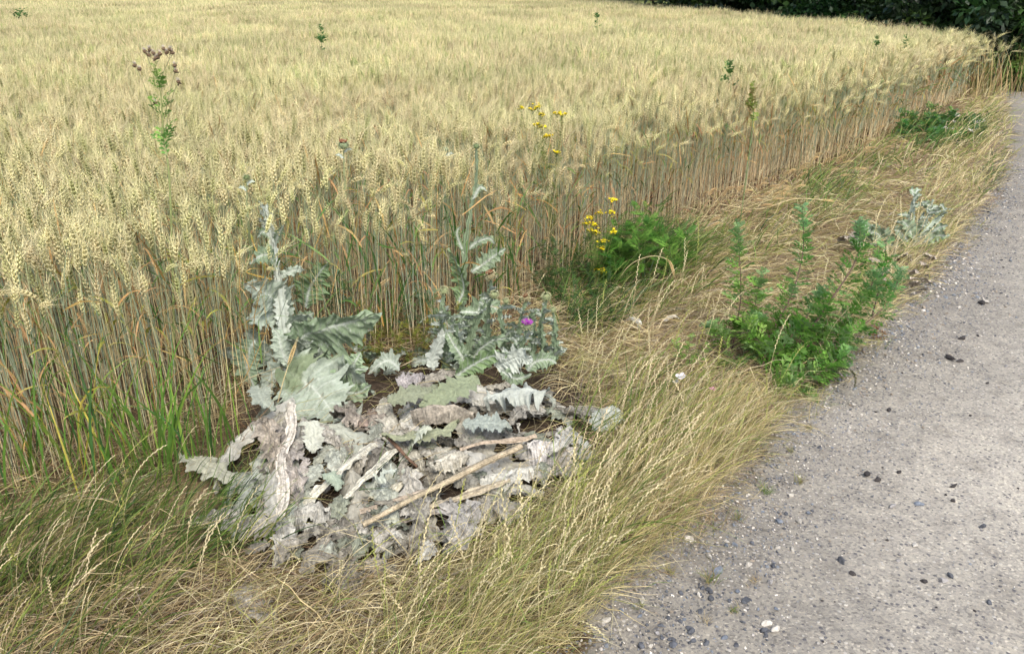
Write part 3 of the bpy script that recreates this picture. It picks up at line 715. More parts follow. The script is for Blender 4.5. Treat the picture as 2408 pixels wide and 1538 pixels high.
# the rest of the seed stems as instanced stuff
rye_full = []
for k in range(12):
    st = rye_proto(rr, k % 3); rye_full.append(merged(st).mesh('ryegrass', M_STRAW))
x, y, wd = sample_verge(1500, .8, 12.5); k = ~infield(x, y) & ~road_in(x, y); x, y, wd = x[k], y[k], wd[k]
px, py = px_of(x, y); inl = inpoly(px, py, LITTER)
pr = np.where(inl, .0, .03 + .42 * ptall(x, y)) * (.3 + 1.1 * n2(x, y, 4, 77)) * np.where(y > 3.2, .4, .75) * (1 - np.exp(-(((px - 1850) / 260) ** 2 + ((py - 880) / 180) ** 2))); k = R.random(len(x)) < pr; x, y, wd = x[k], y[k], wd[k]; n = len(x)
sc = R.uniform(.6, 1.05, n)
stuff_points('ryegrass_crowd', np.stack([x, y, zg(x, y)], 1), np.stack([R.normal(0, .1, n), R.normal(.05, .15, n), R.normal(.3, .7, n)], 1), np.stack([sc * np.sqrt(wd)] * 2 + [sc], 1), R.integers(0, 12, n), rye_full,
             'grass', 'crowded seed stems of ryegrass in the verge')

# ------------------------------------------------------------------ thistles
def cr(pts, n):
    """smooth curve through points"""
    pts = A(pts, float); m = len(pts)
    if m == 2: return pts[0] + (pts[1] - pts[0]) * np.linspace(0, 1, n)[:, None]
    e = np.concatenate([[2 * pts[0] - pts[1]], pts, [2 * pts[-1] - pts[-2]]]); t = np.linspace(0, m - 1 - 1e-6, n); i = t.astype(int); f = (t - i)[:, None]
    a, b, c, d = e[i], e[i + 1], e[i + 2], e[i + 3]
    return .5 * (2 * b + (c - a) * f + (2 * a - 5 * b + 4 * c - d) * f ** 2 + (3 * b - a - 3 * c + d) * f ** 3)
SILV = lin(158, 169, 153); SILG = lin(128, 145, 117); SAGE = lin(108, 129, 90); PALE = lin(184, 191, 180)
DEAD1 = lin(171, 166, 154); DEAD2 = lin(150, 144, 131); DEAD3 = lin(188, 185, 173); BEIGE = lin(184, 164, 132)
def tleaf(mb, path, side, W, col, rr, vein=None, lobes=8, fold=.25, ruffle=.13, dead=0., petiole=.12, skew=.35, asym=0., holes=0., U=128, Vn=19, curl=0., blot=None):
    P_ = cr(path, U); L_ = np.linalg.norm(np.diff(P_, axis=0), axis=1).sum()
    T = np.gradient(P_, axis=0); T /= np.linalg.norm(T, axis=1, keepdims=True)
    S = np.asarray(side, float)[None] - (T @ np.asarray(side, float))[:, None] * T; S /= np.linalg.norm(S, axis=1, keepdims=True) + 1e-9
    N_ = np.cross(T, S)
    u = np.linspace(0, 1, U)[:, None]; v = np.linspace(-1, 1, Vn)[None]; v = np.sign(v) * np.abs(v) ** 1.45; av = np.abs(v)
    env = np.maximum(np.sin(np.pi * np.clip(u, 0, 1) ** .85) ** .75, petiole * (1 - u)) * (1 - .25 * u)
    ph = rr.random(2)[None] * 1.0; phs = np.where(v > 0, ph[0, 0], ph[0, 1])
    q = (u * lobes + phs) % 1.0
    saw = np.where(q < .72, q / .72, (1 - q) / .28)                                    # teeth that point to the tip
    lw = .70 + .42 * saw ** 2 * (1 + .5 * (rr.random() - .5)) + .13 * (np.abs(((u * lobes * 3.3 + phs) % 1) - .5) * 2 - .5) + .22 * (vnoise(np.stack([u * 34 + 0 * v, np.sign(v) + 0 * u, 0 * u * v + rr.random() * 50], -1), 1) - .5)
    lw = lw + .14 * (vnoise(np.stack([u * 6 + 0 * v, np.sign(v) + 0 * u, 0 * u * v + rr.random() * 50], -1), 1) - .5)
    w = env * lw * W
    asy = np.where(v > 0, 1 + asym, 1 - asym)
    off = v * w * asy
    # lateral veins run forward from the midrib
    lat = (u - skew * av * .35) * lobes * 1.5 + .25
    vn = np.exp(-((np.abs((lat % 1) - .5)) / .07) ** 2) * np.clip(1.05 - av, 0, 1) ** .5 * np.clip(env * 3, 0, 1)
    mid = np.exp(-(av * np.maximum(w, .004) / (.0026 + .004 * (1 - u))) ** 2)
    h = fold * av * w + ruffle * W * av ** 2.2 * np.sin(2 * np.pi * (u * lobes * .55 + phs + .9 * vnoise(np.stack([u * 5 + 0 * v, np.sign(v) + 0 * u, 0 * u * v + rr.random() * 40], -1), 1)) + rr.random() * 6) * (.4 + 1.1 * vnoise(np.stack([u * 7 + 0 * v, np.sign(v) + 0 * u, 0 * u * v + 3.3], -1), 1)) - .09 * W * np.cos(2 * np.pi * lat) * av * (1 - av) * 2 - .05 * W * vn
    h = h + curl * W * (av ** 2) * 1.2
    pos = P_[:, None, :] + S[:, None, :] * off[..., None] + N_[:, None, :] * h[..., None]
    rp = pos + rr.random(3) * 30
    pos = pos + N_[:, None, :] * ((vnoise(rp, 14) - .5) * (.25 + .6 * dead) * W + (vnoise(rp, 45, 3) - .5) * (.06 + .34 * dead) * W)[..., None]
    pos = pos + S[:, None, :] * ((vnoise(rp, 30, 7) - .5) * dead * .4 * W)[..., None]
    wr = vnoise(np.stack([u * 7 + 0 * v, v * 9 + 0 * u, 0 * u * v + rr.random() * 60], -1), 1) - .5          # creases running along the blade
    pos = pos + N_[:, None, :] * (wr * (.08 + .5 * dead) * W)[..., None]
    vc = PALE if vein is None else vein
    m = np.clip(vn * .75 + mid * .95, 0, 1)[..., None]
    c = col[None, None] * (.88 + .24 * vnoise(rp, 18, 9)[..., None]) * (1 - m) + vc * m
    c = c * (1 + (.12 + .65 * dead) * wr[..., None])
    if blot is not None: c = c + (blot - c) * np.clip((vnoise(rp, 11, 11)[..., None] - .5) * 5, 0, .8)
    if dead > 0:
        c = c * (1 - .45 * dead * np.clip((vnoise(rp, 60, 13)[..., None] - .52) * 6, 0, 1))
    idx = np.arange(U * Vn).reshape(U, Vn)
    f = np.stack([idx[:-1, :-1], idx[1:, :-1], idx[1:, 1:], idx[:-1, 1:]], -1)
    keep = np.ones(f.shape[:2], bool)
    if holes > 0:
        hn = vnoise(rp, 28, 17)[:-1, :-1]; keep = (hn < 1 - holes) | (av[:, :-1] < .12)
    mb.add(pos, f[keep], c.reshape(-1, 3))
    return L_
def wing_stem(mb, path, r0, r1, wing, col, rr, nw=3, teeth=9, n=60, dead=0.):
    P_ = cr(path, n); s = np.linspace(0, 1, n); rad = r0 + (r1 - r0) * s
    cc = col[None] * (.85 + .3 * vnoise(P_ + 5, 40)[:, None])
    sweep(mb, P_[None], rad[None], cc[None], 7)
    T = np.gradient(P_, axis=0); T /= np.linalg.norm(T, axis=1, keepdims=True)
    U_ = np.cross(T, [0, .3, 1.]); U_ = np.where(np.linalg.norm(U_, axis=1, keepdims=True) < .3, np.cross(T, [1., 0, 0]), U_); U_ /= np.linalg.norm(U_, axis=1, keepdims=True); V_ = np.cross(U_, T)
    L_ = np.linalg.norm(np.diff(P_, axis=0), axis=1).sum(); k = max(2, L_ * teeth / .1)
    for j in range(nw):
        a0 = 2 * math.pi * j / nw + rr.random() * .6 + (0.5 * np.sin(s * 9 + j) if dead == 0 else .9 * np.sin(s * 5 + j))
        D = U_ * np.cos(a0)[:, None] + V_ * np.sin(a0)[:, None]
        q = (s * k * 1.0 + rr.random()) % 1; w = wing * (.35 + .75 * np.where(q < .7, q / .7, (1 - q) / .3)) * (.6 + .8 * vnoise(P_ + j * 3, 22)) * np.clip(1.25 - s, .3, 1)
        a = P_ + D * (rad * .7)[:, None]; b = P_ + D * (rad + w)[:, None] + T * (w * .35)[:, None] + np.cross(D, T) * (.4 * w * np.sin(s * k * 2.1))[:, None]
        m_ = (a + b) / 2 + np.cross(D, T) * (.15 * w)[:, None]
        X_ = np.stack([a, m_, b], 1); idx = np.arange(n * 3).reshape(n, 3)
        f = np.stack([idx[:-1, :-1], idx[1:, :-1], idx[1:, 1:], idx[:-1, 1:]], -1).reshape(-1, 4)
        mb.add(X_, f, np.repeat((cc * 1.04)[:, None], 3, 1))
def bud(parent, c, up, r, col, tuft=None, spine=.7, name='flower_bud'):
    m = MB(); up = A(up, float); up /= np.linalg.norm(up); x_ = np.cross(up, [0, 1, .2]); x_ /= np.linalg.norm(x_); y_ = np.cross(up, x_)
    th = np.linspace(.05, 2.75 if tuft is None else 2.3, 9); n = 12; ring = []
    for t in th: ring.append([c - up * math.cos(t) * r * .95 + (x_ * math.cos(a) + y_ * math.sin(a)) * math.sin(t) * r for a in np.linspace(0, 6.283, n, False)])
    V_ = A(ring); idx = np.arange(len(th) * n).reshape(len(th), n); f = []
    for k in range(n): f.append(np.stack([idx[:-1, k], idx[:-1, (k + 1) % n], idx[1:, (k + 1) % n], idx[1:, k]], -1))
    m.add(V_, np.concatenate(f), col)
    ns = 90; a = R.uniform(0, 6.28, ns); t = np.arccos(R.uniform(-.95, .75, ns)); d = up * -np.cos(t)[:, None] + (x_ * np.cos(a)[:, None] + y_ * np.sin(a)[:, None]) * np.sin(t)[:, None]
    dd = d + up * .5; dd /= np.linalg.norm(dd, axis=1, keepdims=True)
    octa(m, c + d * r * .9, dd, r * spine, r * .1, col * .8, lin(190, 190, 150))
    o = m.build(name, M_FELT, parent)
    if tuft is not None:
        k = MB(); ns = 150; a = R.uniform(0, 6.28, ns); q = R.random(ns) ** .5; rad = (x_ * np.cos(a)[:, None] + y_ * np.sin(a)[:, None]) * q[:, None]
        b = c + up * r * .55 + rad * r * .6; d = up + rad * tuft[1]; d /= np.linalg.norm(d, axis=1, keepdims=True)
        cl = tuft[0] * R.uniform(.75, 1.15, (ns, 1)); octa(k, b, d, r * tuft[2], r * .09, cl * .85, cl)
        k.build('petals', M_PETAL, o)
    return o

rt = np.random.default_rng(99)
def pl(pts, Y, dY=0.):
    Ys = np.linspace(Y, Y + dY, len(pts)) if np.ndim(Y) == 0 else Y
    return A([P(a, b, yy) for (a, b), yy in zip(pts, Ys)])
def add_leaf(parent, pts, Y, dY, wpx, col, side=None, label=None, **kw):
    p = pl(pts, Y, dY)
    if side is None:
        d = p[-1] - p[0]; d /= np.linalg.norm(d); vw = A([p[0][0], Y, -.9]); vw /= np.linalg.norm(vw); side = np.cross(d, vw)
        side = side + rt.normal(0, .25, 3)
    m = MB(); W = wpx / F * Y * 1.12
    tleaf(m, p, side, W, col, rt, **kw)
    o = m.build('leaf', M_DEAD if kw.get('dead', 0) > .3 else M_FELT, parent)
    if label: o['label'] = label
    return o
# --- tall silver thistle at the left
T1 = thing('silver_thistle', 'tall leaning silver thistle with toothed pale stem and huge felted leaves, nearest of all thistles', 'thistle', (0, 0, 0))
d1 = 3.12
m = MB(); wing_stem(m, pl([(690, 905), (684, 858), (672, 790), (660, 690), (651, 630), (640, 560), (625, 490)], A([2.99, 3.03, 3.07, 3.12, 3.16, 3.19, 3.21])), .016, .007, .028, PALE * 1.05, rt, 3, 6, 90)
m.build('stem', M_FELT, T1)
for pts, Y_, dY, w, col, kw in [
    ([(690, 872), (706, 800), (760, 772), (825, 757), (898, 738)], 3.08, -.12, 80, SILG, dict(asym=-.35, fold=.1, lobes=9)),
    ([(659, 745), (645, 705), (615, 685), (575, 668)], 3.14, -.1, 54, SILV * .85, {}),
    ([(661, 735), (630, 742), (600, 750), (580, 752)], 3.13, -.14, 34, SILV, {}),
    ([(652, 632), (630, 600), (605, 606), (588, 622)], 3.16, -.1, 24, SILG, {}),
    ([(657, 650), (680, 640), (700, 634), (718, 634)], 3.16, -.05, 13, SILV, dict(ruffle=.5)),
    ([(645, 580), (655, 550), (668, 528)], 3.2, -.05, 10, SILG, {}),
    ([(640, 560), (618, 545), (606, 560)], 3.2, -.05, 11, SILG, {}),
    ([(664, 800), (664, 740), (662, 700), (672, 668)], 3.13, .02, 34, SILV * .95, dict(petiole=.3)),
    ([(668, 790), (690, 755), (718, 742), (735, 750)], 3.1, -.04, 22, SILV, {}),
    ([(718, 722), (728, 680), (750, 640), (772, 618)], 3.3, .0, 44, SAGE, {}),
    ([(690, 880), (650, 845), (610, 822), (560, 808)], 3.06, -.06, 36, SILV * .9, {}),
    ([(600, 800), (585, 830), (582, 870), (600, 915)], 2.95, -.05, 44, SILG, dict(fold=-.3)),
    ([(688, 885), (655, 870), (628, 900), (618, 960)], 3.0, -.1, 34, SILV * .9, {}),
    ([(694, 872), (720, 850), (750, 840), (772, 790)], 3.06, -.0, 34, SILV * .9, {}),
    ([(700, 872), (740, 850), (760, 830), (775, 800)], 3.12, 0, 28, SILV, {}),
    ([(684, 862), (665, 830), (655, 790), (640, 770)], 3.0, 0, 26, SILV, {}),
    ([(700, 880), (760, 890), (810, 870), (865, 868)], 3.0, -.08, 46, SILG * 1.15, {}),
    ([(800, 912), (815, 880), (835, 850), (845, 832)], 2.96, 0, 40, SILG * 1.1, {}),
    ([(700, 885), (770, 905), (830, 925), (872, 905)], 2.93, -.06, 52, SILG * 1.2, {}),
    ([(720, 880), (800, 860), (850, 890), (880, 930)], 2.97, -.08, 44, SILV, {}),
    ([(676, 874), (720, 900), (765, 945), (805, 1010)], 2.95, -.24, 112, SILV * .95, dict(vein=PALE * 1.1, fold=.15, lobes=7, blot=lin(116, 130, 96))),
    ([(690, 790), (700, 760), (720, 745), (740, 735)], 3.2, .05, 25, SILG, {}),
    ([(610, 870), (590, 850), (575, 830), (570, 815)], 3.15, .05, 26, SILV * .8, {}),
    ([(640, 900), (620, 930), (615, 950), (650, 975)], 2.9, -.05, 24, SILV, {})]:
    kw = dict(dict(fold=.22, ruffle=.14, lobes=7), **kw); add_leaf(T1, pts, Y_, dY, w, col, **kw)
for k in range(10):                                       # curly young leaves at the top
    a = rt.uniform(-1.3, 1.3); bpx = (628 + rt.uniform(-6, 6), 545 - k * 6)
    add_leaf(T1, [bpx, (bpx[0] + 14 * math.sin(a) * 1.2, bpx[1] - 8), (bpx[0] + 24 * math.sin(a), bpx[1] - 14 * math.cos(a) - 6)], 3.2, rt.uniform(-.05, .05), 6, SILV * .75, lobes=4, U=30, Vn=7, ruffle=.5)
# --- second tall thistle in the crop edge
T2 = thing('silver_thistle', 'slender upright silver thistle rising to a bud in the wheat behind the thistle clump', 'thistle', (0, 0, 0))
m = MB(); wing_stem(m, pl([(1083, 800), (1088, 700), (1094, 600), (1108, 498), (1120, 430), (1120, 352)], A([3.62, 3.64, 3.66, 3.68, 3.7, 3.7])), .009, .004, .015, SILG * .95, rt, 3, 8, 90)
m.build('stem', M_FELT, T2)
for pts, Y_, dY, w, col, kw in [
    ([(1076, 718), (1090, 680), (1078, 630), (1056, 582)], 3.5, -.02, 32, SAGE * 1.1, dict(asym=.2, lobes=8)),
    ([(1108, 640), (1135, 622), (1165, 600), (1190, 585)], 3.68, .0, 26, SILG, {}),
    ([(1098, 590), (1120, 570), (1150, 560), (1165, 575)], 3.66, .0, 13, SILG, {}),
    ([(1095, 600), (1080, 570), (1075, 545), (1085, 530)], 3.66, .0, 10, SAGE, {}),
    ([(1112, 470), (1125, 445), (1132, 440), (1145, 450)], 3.68, .0, 9, SILG, {}),
    ([(1080, 790), (1110, 740), (1150, 720), (1180, 735)], 3.5, .0, 36, SILG, {}),
    ([(1078, 800), (1050, 760), (1010, 745), (985, 760)], 3.5, .0, 28, SAGE, {})]:
    add_leaf(T2, pts, Y_, dY, w, col, **dict(dict(fold=.2, ruffle=.16, lobes=6), **kw))
bud(T2, P(1120, 345, 3.7), (0.05, 0, 1), .013, SAGE)
# --- purple-flowered clump
T3 = thing('thistle_clump', 'low branched silver thistle clump with round spiny buds and one open purple flower', 'thistle', (0, 0, 0))
CL = [([(1050, 880), (1040, 800), (1038, 740), (1044, 690)], 3.15, 'g', .016), ([(1090, 880), (1078, 800), (1055, 745), (1036, 712)], 3.12, None, 0), ([(1090, 870), (1112, 780), (1140, 715), (1162, 700)], 3.2, 'g', .016),
      ([(1140, 860), (1146, 770), (1152, 700), (1154, 655)], 3.3, 'r', .02), ([(1205, 860), (1222, 815), (1236, 790), (1239, 772)], 3.12, 'p', .02), ([(1200, 850), (1222, 760), (1236, 708)], 3.32, 'r', .017),
      ([(1280, 850), (1272, 770), (1284, 705)], 3.22, 'g', .017), ([(1300, 850), (1306, 790), (1300, 735)], 3.2, 'g', .012), ([(1120, 870), (1100, 800), (1098, 745)], 3.3, None, 0), ([(1180, 860), (1186, 790), (1176, 735), (1190, 715)], 3.25, 'g', .012),
      ([(1240, 860), (1256, 800), (1250, 745), (1262, 730)], 3.26, None, 0), ([(1075, 870), (1062, 820), (1020, 775)], 3.18, None, 0)]
for pts, Y_, kind, r in CL:
    Y_ = Y_ - .05; m = MB(); wing_stem(m, pl(pts, Y_), .006, .0035, .02, SILG * .95, rt, 3, 9, 50); m.build('stem', M_FELT, T3)
    if kind:
        c = P(pts[-1][0], pts[-1][1] - 6, Y_)
        if kind == 'g': bud(T3, c, (rt.normal(0, .2), -.1, 1), r, lin(142, 152, 112))
        if kind == 'r': bud(T3, c, (rt.normal(0, .2), -.1, 1), r, lin(140, 132, 100), (lin(138, 98, 72), .5, .8), name='faded_flower')
        if kind == 'p': bud(T3, c, (.05, -.15, 1), r, lin(140, 150, 116), (lin(176, 84, 184), 1.5, 1.05), name='flower_head')
    for q in range(9):                                   # spiny stem leaves
        s_ = rt.uniform(.15, .92); cc = cr(pts, 20)[int(s_ * 19)]; a = rt.choice([-1, 1]) * rt.uniform(.4, 1.4); l = rt.uniform(18, 42) * (1.15 - .6 * s_)
        add_leaf(T3, [tuple(cc), (cc[0] + l * .5 * math.sin(a), cc[1] - l * .5 * math.cos(a) * .8), (cc[0] + l * math.sin(a), cc[1] - l * math.cos(a) * .4)], Y_, rt.uniform(-.12, .1), l * .26, (SILG if rt.random() < .6 else SILV) * rt.uniform(.75, 1.05), lobes=5, U=36, Vn=9, ruffle=.5)
for pts, Y_, dY, w, col, kw in [
    ([(1072, 885), (1110, 860), (1155, 838), (1200, 832)], 2.98, -.02, 34, SAGE * 1.2, {}),
    ([(1165, 862), (1195, 848), (1225, 840), (1252, 850)], 2.98, -.04, 42, PALE, {}),
    ([(1020, 870), (1018, 840), (1034, 800), (1040, 770)], 3.05, .0, 22, PALE * .9, {}),
    ([(1100, 860), (1080, 830), (1060, 800), (1050, 780)], 3.05, .0, 26, SILG, {}),
    ([(1110, 850), (1130, 820), (1160, 800), (1200, 795)], 3.06, .0, 30, SILG, {}),
    ([(1240, 870), (1260, 850), (1290, 845), (1310, 855)], 3.0, -.0, 30, SILG, {}),
    ([(1180, 870), (1200, 885), (1220, 890), (1250, 880)], 2.95, -.0, 26, SILG, {}),
    ([(940, 870), (920, 850), (900, 852), (865, 880)], 3.0, -.0, 28, SILV * .9, {})]:
    add_leaf(T3, pts, Y_, dY, w, col, **dict(dict(fold=.2, ruffle=.16, lobes=6), **kw))

for k in range(26):
    a, b = rt.uniform(860, 1310), rt.uniform(790, 885); an = rt.uniform(-1.5, 1.5); l = rt.uniform(30, 75); Y_ = float(G(a, b)[1]) - .02
    add_leaf(T3, [(a, b), (a + l * .5 * math.sin(an), b - l * .4 * math.cos(an) - 8), (a + l * math.sin(an), b - l * .6 * math.cos(an))], Y_, rt.uniform(-.1, 0), l * rt.uniform(.22, .34), (SILG if rt.random() < .6 else SILV) * rt.uniform(.75, 1.05), lobes=6, U=60, Vn=13, ruffle=.2, fold=.25)
for k in range(34):
    pts = CL[k % len(CL)][0]; s_ = rt.uniform(.1, .8); cc = cr(pts, 20)[int(s_ * 19)]; a = rt.choice([-1, 1]) * rt.uniform(.5, 1.7); l = rt.uniform(24, 52)
    add_leaf(T3, [tuple(cc), (cc[0] + l * .5 * math.sin(a), cc[1] - l * .5 * math.cos(a) * .8), (cc[0] + l * math.sin(a), cc[1] - l * math.cos(a) * .3)], CL[k % len(CL)][1] - .05, rt.uniform(-.2, .15), l * .24, SILG * rt.uniform(.7, 1.05), lobes=6, U=44, Vn=9, ruffle=.3)
for k in range(12):
    a, b = rt.uniform(565, 720), rt.uniform(780, 900); an = rt.uniform(-1.9, 1.2); l = rt.uniform(40, 80)
    add_leaf(T1, [(a, b), (a + l * .5 * math.sin(an), b - l * .4 * math.cos(an)), (a + l * math.sin(an), b - l * .5 * math.cos(an))], 3.08, rt.uniform(-.14, .05), l * .32, (SILG if rt.random() < .5 else SILV * .9) * rt.uniform(.8, 1.05), lobes=7, U=70, Vn=13)
# --- withered leaves and fallen stalks on the ground
def drop_leaf(x0, y0, x1, y1, wpx, col, label, z0=.05, z1=.03, dead=.8, **kw):
    a, b = G(x0, y0, z0), G(x1, y1, z1); d = b - a; c = (a + b) / 2; L_ = np.linalg.norm(d)
    side = np.cross(d / L_, [0, 0, 1.]) + A([0, 0, rt.normal(0, .25)]) ; bend = rt.normal(0, .12) * L_
    perp = np.cross(d / L_, [0, 0, 1.])
    path = [a, a + d * .35 + perp * bend * .8 + A([0, 0, rt.uniform(.0, .02)]), a + d * .7 + perp * bend + A([0, 0, rt.uniform(0, .025)]), b]
    W = wpx / F * np.hypot(c[1], CH) * 1.4; col = (col * .62 + col.mean() * A([.372, .382, .34])) * .88
    m = MB(); tleaf(m, path, side, W, col, rt, dead=dead, **dict(dict(lobes=6, fold=rt.uniform(-.12, .18), ruffle=.08, holes=.12 * dead, curl=rt.uniform(-.2, .3), U=90, Vn=19, vein=col * 1.12), **kw))
    o = m.build('withered_leaf' if dead > .3 else 'fallen_leaf', M_DEAD if dead > .3 else M_FELT)
    return tag(o, label, 'leaf')
DL = [
 (424, 1062, 624, 1128, 34, lin(178, 178, 152), 'broad pale leaf with ribbed folds at the left end of the withered leaves', .09, .05, .25, dict(ruffle=.1, fold=.1, blot=None)),
 (650, 1232, 440, 1222, 30, DEAD1, 'long grey withered leaf reaching left into the green grass', .06, .04, .7, {}),
 (963, 962, 1118, 970, 15, lin(172, 160, 140), 'rolled beige leaf with a dark crease just below the green leaves in the middle', .13, .12, .6, dict(curl=1.6)),
 (898, 1030, 1080, 992, 26, lin(152, 160, 120), 'olive green leaf with a dark folded edge in the middle of the litter', .12, .1, .2, dict(fold=.5)),
 (1088, 1000, 1206, 1012, 34, lin(162, 175, 164), 'silver blue leaf with a toothed rim right of the olive green leaf', .12, .1, .15, {}),
 (911, 945, 1030, 906, 26, lin(142, 152, 118), 'narrow sage leaf lying across the upper middle of the litter', .14, .15, .15, {}),
 (1122, 884, 985, 955, 34, lin(136, 150, 110), 'broad sage green leaf with pale veins below the thistle clump', .17, .13, .1, {}),
 (1292, 915, 1137, 940, 32, lin(178, 186, 176), 'whitest leaf, frilled, at the upper right corner of the litter', .12, .1, .2, dict(ruffle=.4)),
 (781, 965, 915, 1000, 36, lin(158, 146, 130), 'brownish crumpled leaf under the tip of the great green leaf', .07, .06, 1., {}),
 (715, 990, 795, 1056, 28, lin(178, 172, 158), 'pale crumpled leaf left of the upper fallen stalks', .08, .06, .7, {}),
 (1240, 1048, 1356, 1066, 32, lin(196, 190, 184), 'pale grey leaf with a dark hollow at the right end beneath the verge grass', .1, .07, .6, dict(curl=.9)),
 (1129, 1116, 1268, 1102, 20, lin(186, 184, 172), 'narrow pale leaf edging the right of the fallen stalks', .1, .08, .6, dict(curl=.8)),
 (1111, 1150, 1242, 1200, 40, DEAD1 * .95, 'flat grey leaf speckled with mould at the lower right of the litter', .05, .04, .8, {}),
 (840, 1240, 945, 1284, 48, DEAD1, 'large grey crumpled leaf at the lower middle of the litter', .06, .03, 1., {}),
 (1080, 1188, 1040, 1306, 44, lin(168, 164, 160), 'grey leaf hanging toward the camera at the lower right tip of the litter', .08, .03, .9, {}),
 (942, 1235, 998, 1306, 38, DEAD2 * 1.1, 'dull grey leaf between the two large crumpled leaves at the lower edge', .06, .03, 1., {}),
 (763, 1228, 835, 1290, 40, DEAD2, 'dark grey shredded leaf at the lower left of the litter', .05, .02, 1., {}),
 (690, 1198, 778, 1196, 30, DEAD3 * .9, 'arched pale leaf where the left fallen stalks end', .09, .08, .8, dict(curl=1.)),
 (661, 1228, 640, 1342, 24, DEAD3 * .85, 'narrow shredded strip of leaf hanging below the upright dead stalk', .06, .02, 1., {}),
 (592, 1358, 652, 1450, 32, DEAD1 * 1.02, 'thin papery leaf scrap alone in the foreground straw', .03, .025, .9, dict(holes=.22)),
 (840, 1322, 944, 1356, 28, DEAD2 * 1.1, 'flat scrap of grey leaf sunk in straw below the litter', .035, .03, .9, dict(holes=.2)),
 (775, 1340, 850, 1395, 34, DEAD2 * .8, 'brown rotten leaf sunk in straw under the middle of the litter', .02, .02, 1., dict(holes=.25)),
 (607, 980, 636, 1116, 26, lin(156, 144, 128), 'grey brown leaf draped beside the dead upright stalk', .12, .08, .9, {}),
 (612, 912, 648, 968, 24, SILV, 'toothed silver leaf bending down left of the great green leaf', .16, .12, .05, {}),
 (606, 1136, 524, 1188, 30, lin(150, 160, 140), 'pale green leaf half hidden under green grass blades at the left', .05, .03, .3, {}),
 (757, 1114, 794, 1154, 17, lin(150, 168, 144), 'small fresh toothed leaf between the two slanting stalks', .12, .09, 0, {}),
 (882, 1128, 935, 1112, 13, lin(182, 192, 176), 'small curled pale leaf at the centre of the fallen stalks', .11, .12, .2, dict(ruffle=.6)),
 (1272, 952, 1200, 1004, 30, DEAD1 * .9, 'mottled grey leaf below the whitest leaf', .07, .06, .8, {}),
 (960, 1058, 1010, 1000, 24, lin(186, 194, 170), 'pale green toothed leaf standing up behind the fallen stalks', .06, .16, .1, {}),
 (1010, 1090, 1108, 1072, 18, lin(180, 174, 156), 'slim folded beige leaf above the long straw coloured stalk', .1, .1, .5, dict(curl=.7)),
 (640, 1010, 700, 1180, 34, lin(170, 160, 150), 'wide tattered leaf wrapped around the foot of the dead upright stalk', .07, .08, .8, {}),
 (730, 1060, 700, 1000, 22, lin(190, 194, 176), 'pale toothed leaf right beside the dead upright stalk', .1, .14, .2, {}),
 (930, 890, 1000, 885, 26, lin(178, 170, 172), 'lilac grey leaf lying below the small silver leaves in the middle', .1, .1, .6, {}),
 (840, 1010, 905, 960, 26, lin(150, 128, 112), 'brown dried leaf end in the dark gap above the slanting stalks', .05, .05, 1., {}),
 (1330, 1010, 1290, 1075, 24, lin(188, 186, 176), 'bleached leaf at the right rim standing on edge', .06, .1, .6, {}),
 (1130, 960, 1250, 975, 22, lin(150, 146, 130), 'dull leaf lying flat under the silver blue leaf', .04, .04, .7, {}),
 (1010, 1215, 940, 1190, 30, DEAD1, 'grey torn leaf crossing the lower end of the long stalks', .08, .08, .9, {}),
 (905, 1290, 860, 1215, 30, DEAD1 * .92, 'grey torn leaf under the big crumpled one at the bottom', .03, .05, 1., {}),
 (1450, 960, 1400, 1010, 34, lin(190, 198, 184), 'pale leaf seen through the verge grass right of the litter', .08, .05, .3, {}),
 (1380, 1090, 1340, 1020, 30, lin(182, 184, 176), 'pale leaf behind the verge grass at the far right of the litter', .05, .06, .5, {}),
 (1480, 745, 1505, 775, 12, lin(178, 182, 172), 'small greyish leaf alone in the flattened straw right of the clump', .05, .03, .4, {}),
 (1560, 755, 1600, 752, 9, lin(200, 190, 170), 'small beige leaf alone in the straw farthest right', .05, .05, .5, {}),
]
for x0, y0, x1, y1, w, col, lab, z0, z1, dead, kw in DL: drop_leaf(x0, y0, x1, y1, w, col, lab, z0, z1, dead, **kw)
FILLP = [(560, 1130), (700, 940), (900, 860), (1260, 880), (1360, 1040), (1220, 1180), (1040, 1290), (760, 1300), (640, 1290), (600, 1200)]
k = 0
while k < 125:
    a, b = R.uniform(540, 1370), R.uniform(860, 1330)
    if not inpoly(A([a]), A([b]), FILLP)[0]: continue
    an = math.atan2(b - 800, a - 900) + R.normal(0, .55); l = R.uniform(50, 130) * (1.15 if k < 60 else .75); dd = R.choice([.45, .7, .9], p=[.35, .4, .25])
    c = [DEAD1, DEAD2, DEAD3, lin(158, 151, 134), lin(152, 160, 136), lin(170, 176, 158)][int(R.integers(0, 6))] * R.uniform(.58, 1.04); z_ = R.uniform(.004, .03) + .03 * (1 - k / 150)
    drop_leaf(a, b, a + l * math.cos(an), b + l * .7 * math.sin(an), l * R.uniform(.14, .24), c, 'limp withered grey leaf lying in the flattened heap under the larger thistle leaves', z_ + .015, z_, dd, U=64, Vn=15)['group'] = 'limp leaves of the withered heap'
    k += 1
LONG = [(690, 935, 500, 1150), (670, 960, 470, 1262), (665, 1000, 545, 1275), (690, 1010, 600, 1230), (700, 1000, 700, 1290), (720, 990, 800, 1270), (745, 990, 880, 1220), (900, 940, 1010, 1120), (960, 930, 1140, 1090), (1010, 920, 1230, 1030),
        (850, 950, 920, 1160), (1060, 960, 1300, 1120), (1090, 1060, 1280, 1160), (960, 1100, 1060, 1290), (880, 1120, 900, 1320), (820, 1080, 780, 1310), (1050, 900, 1330, 960), (1200, 1040, 1400, 1060), (700, 1090, 650, 1300), (1020, 1090, 1190, 1230)]
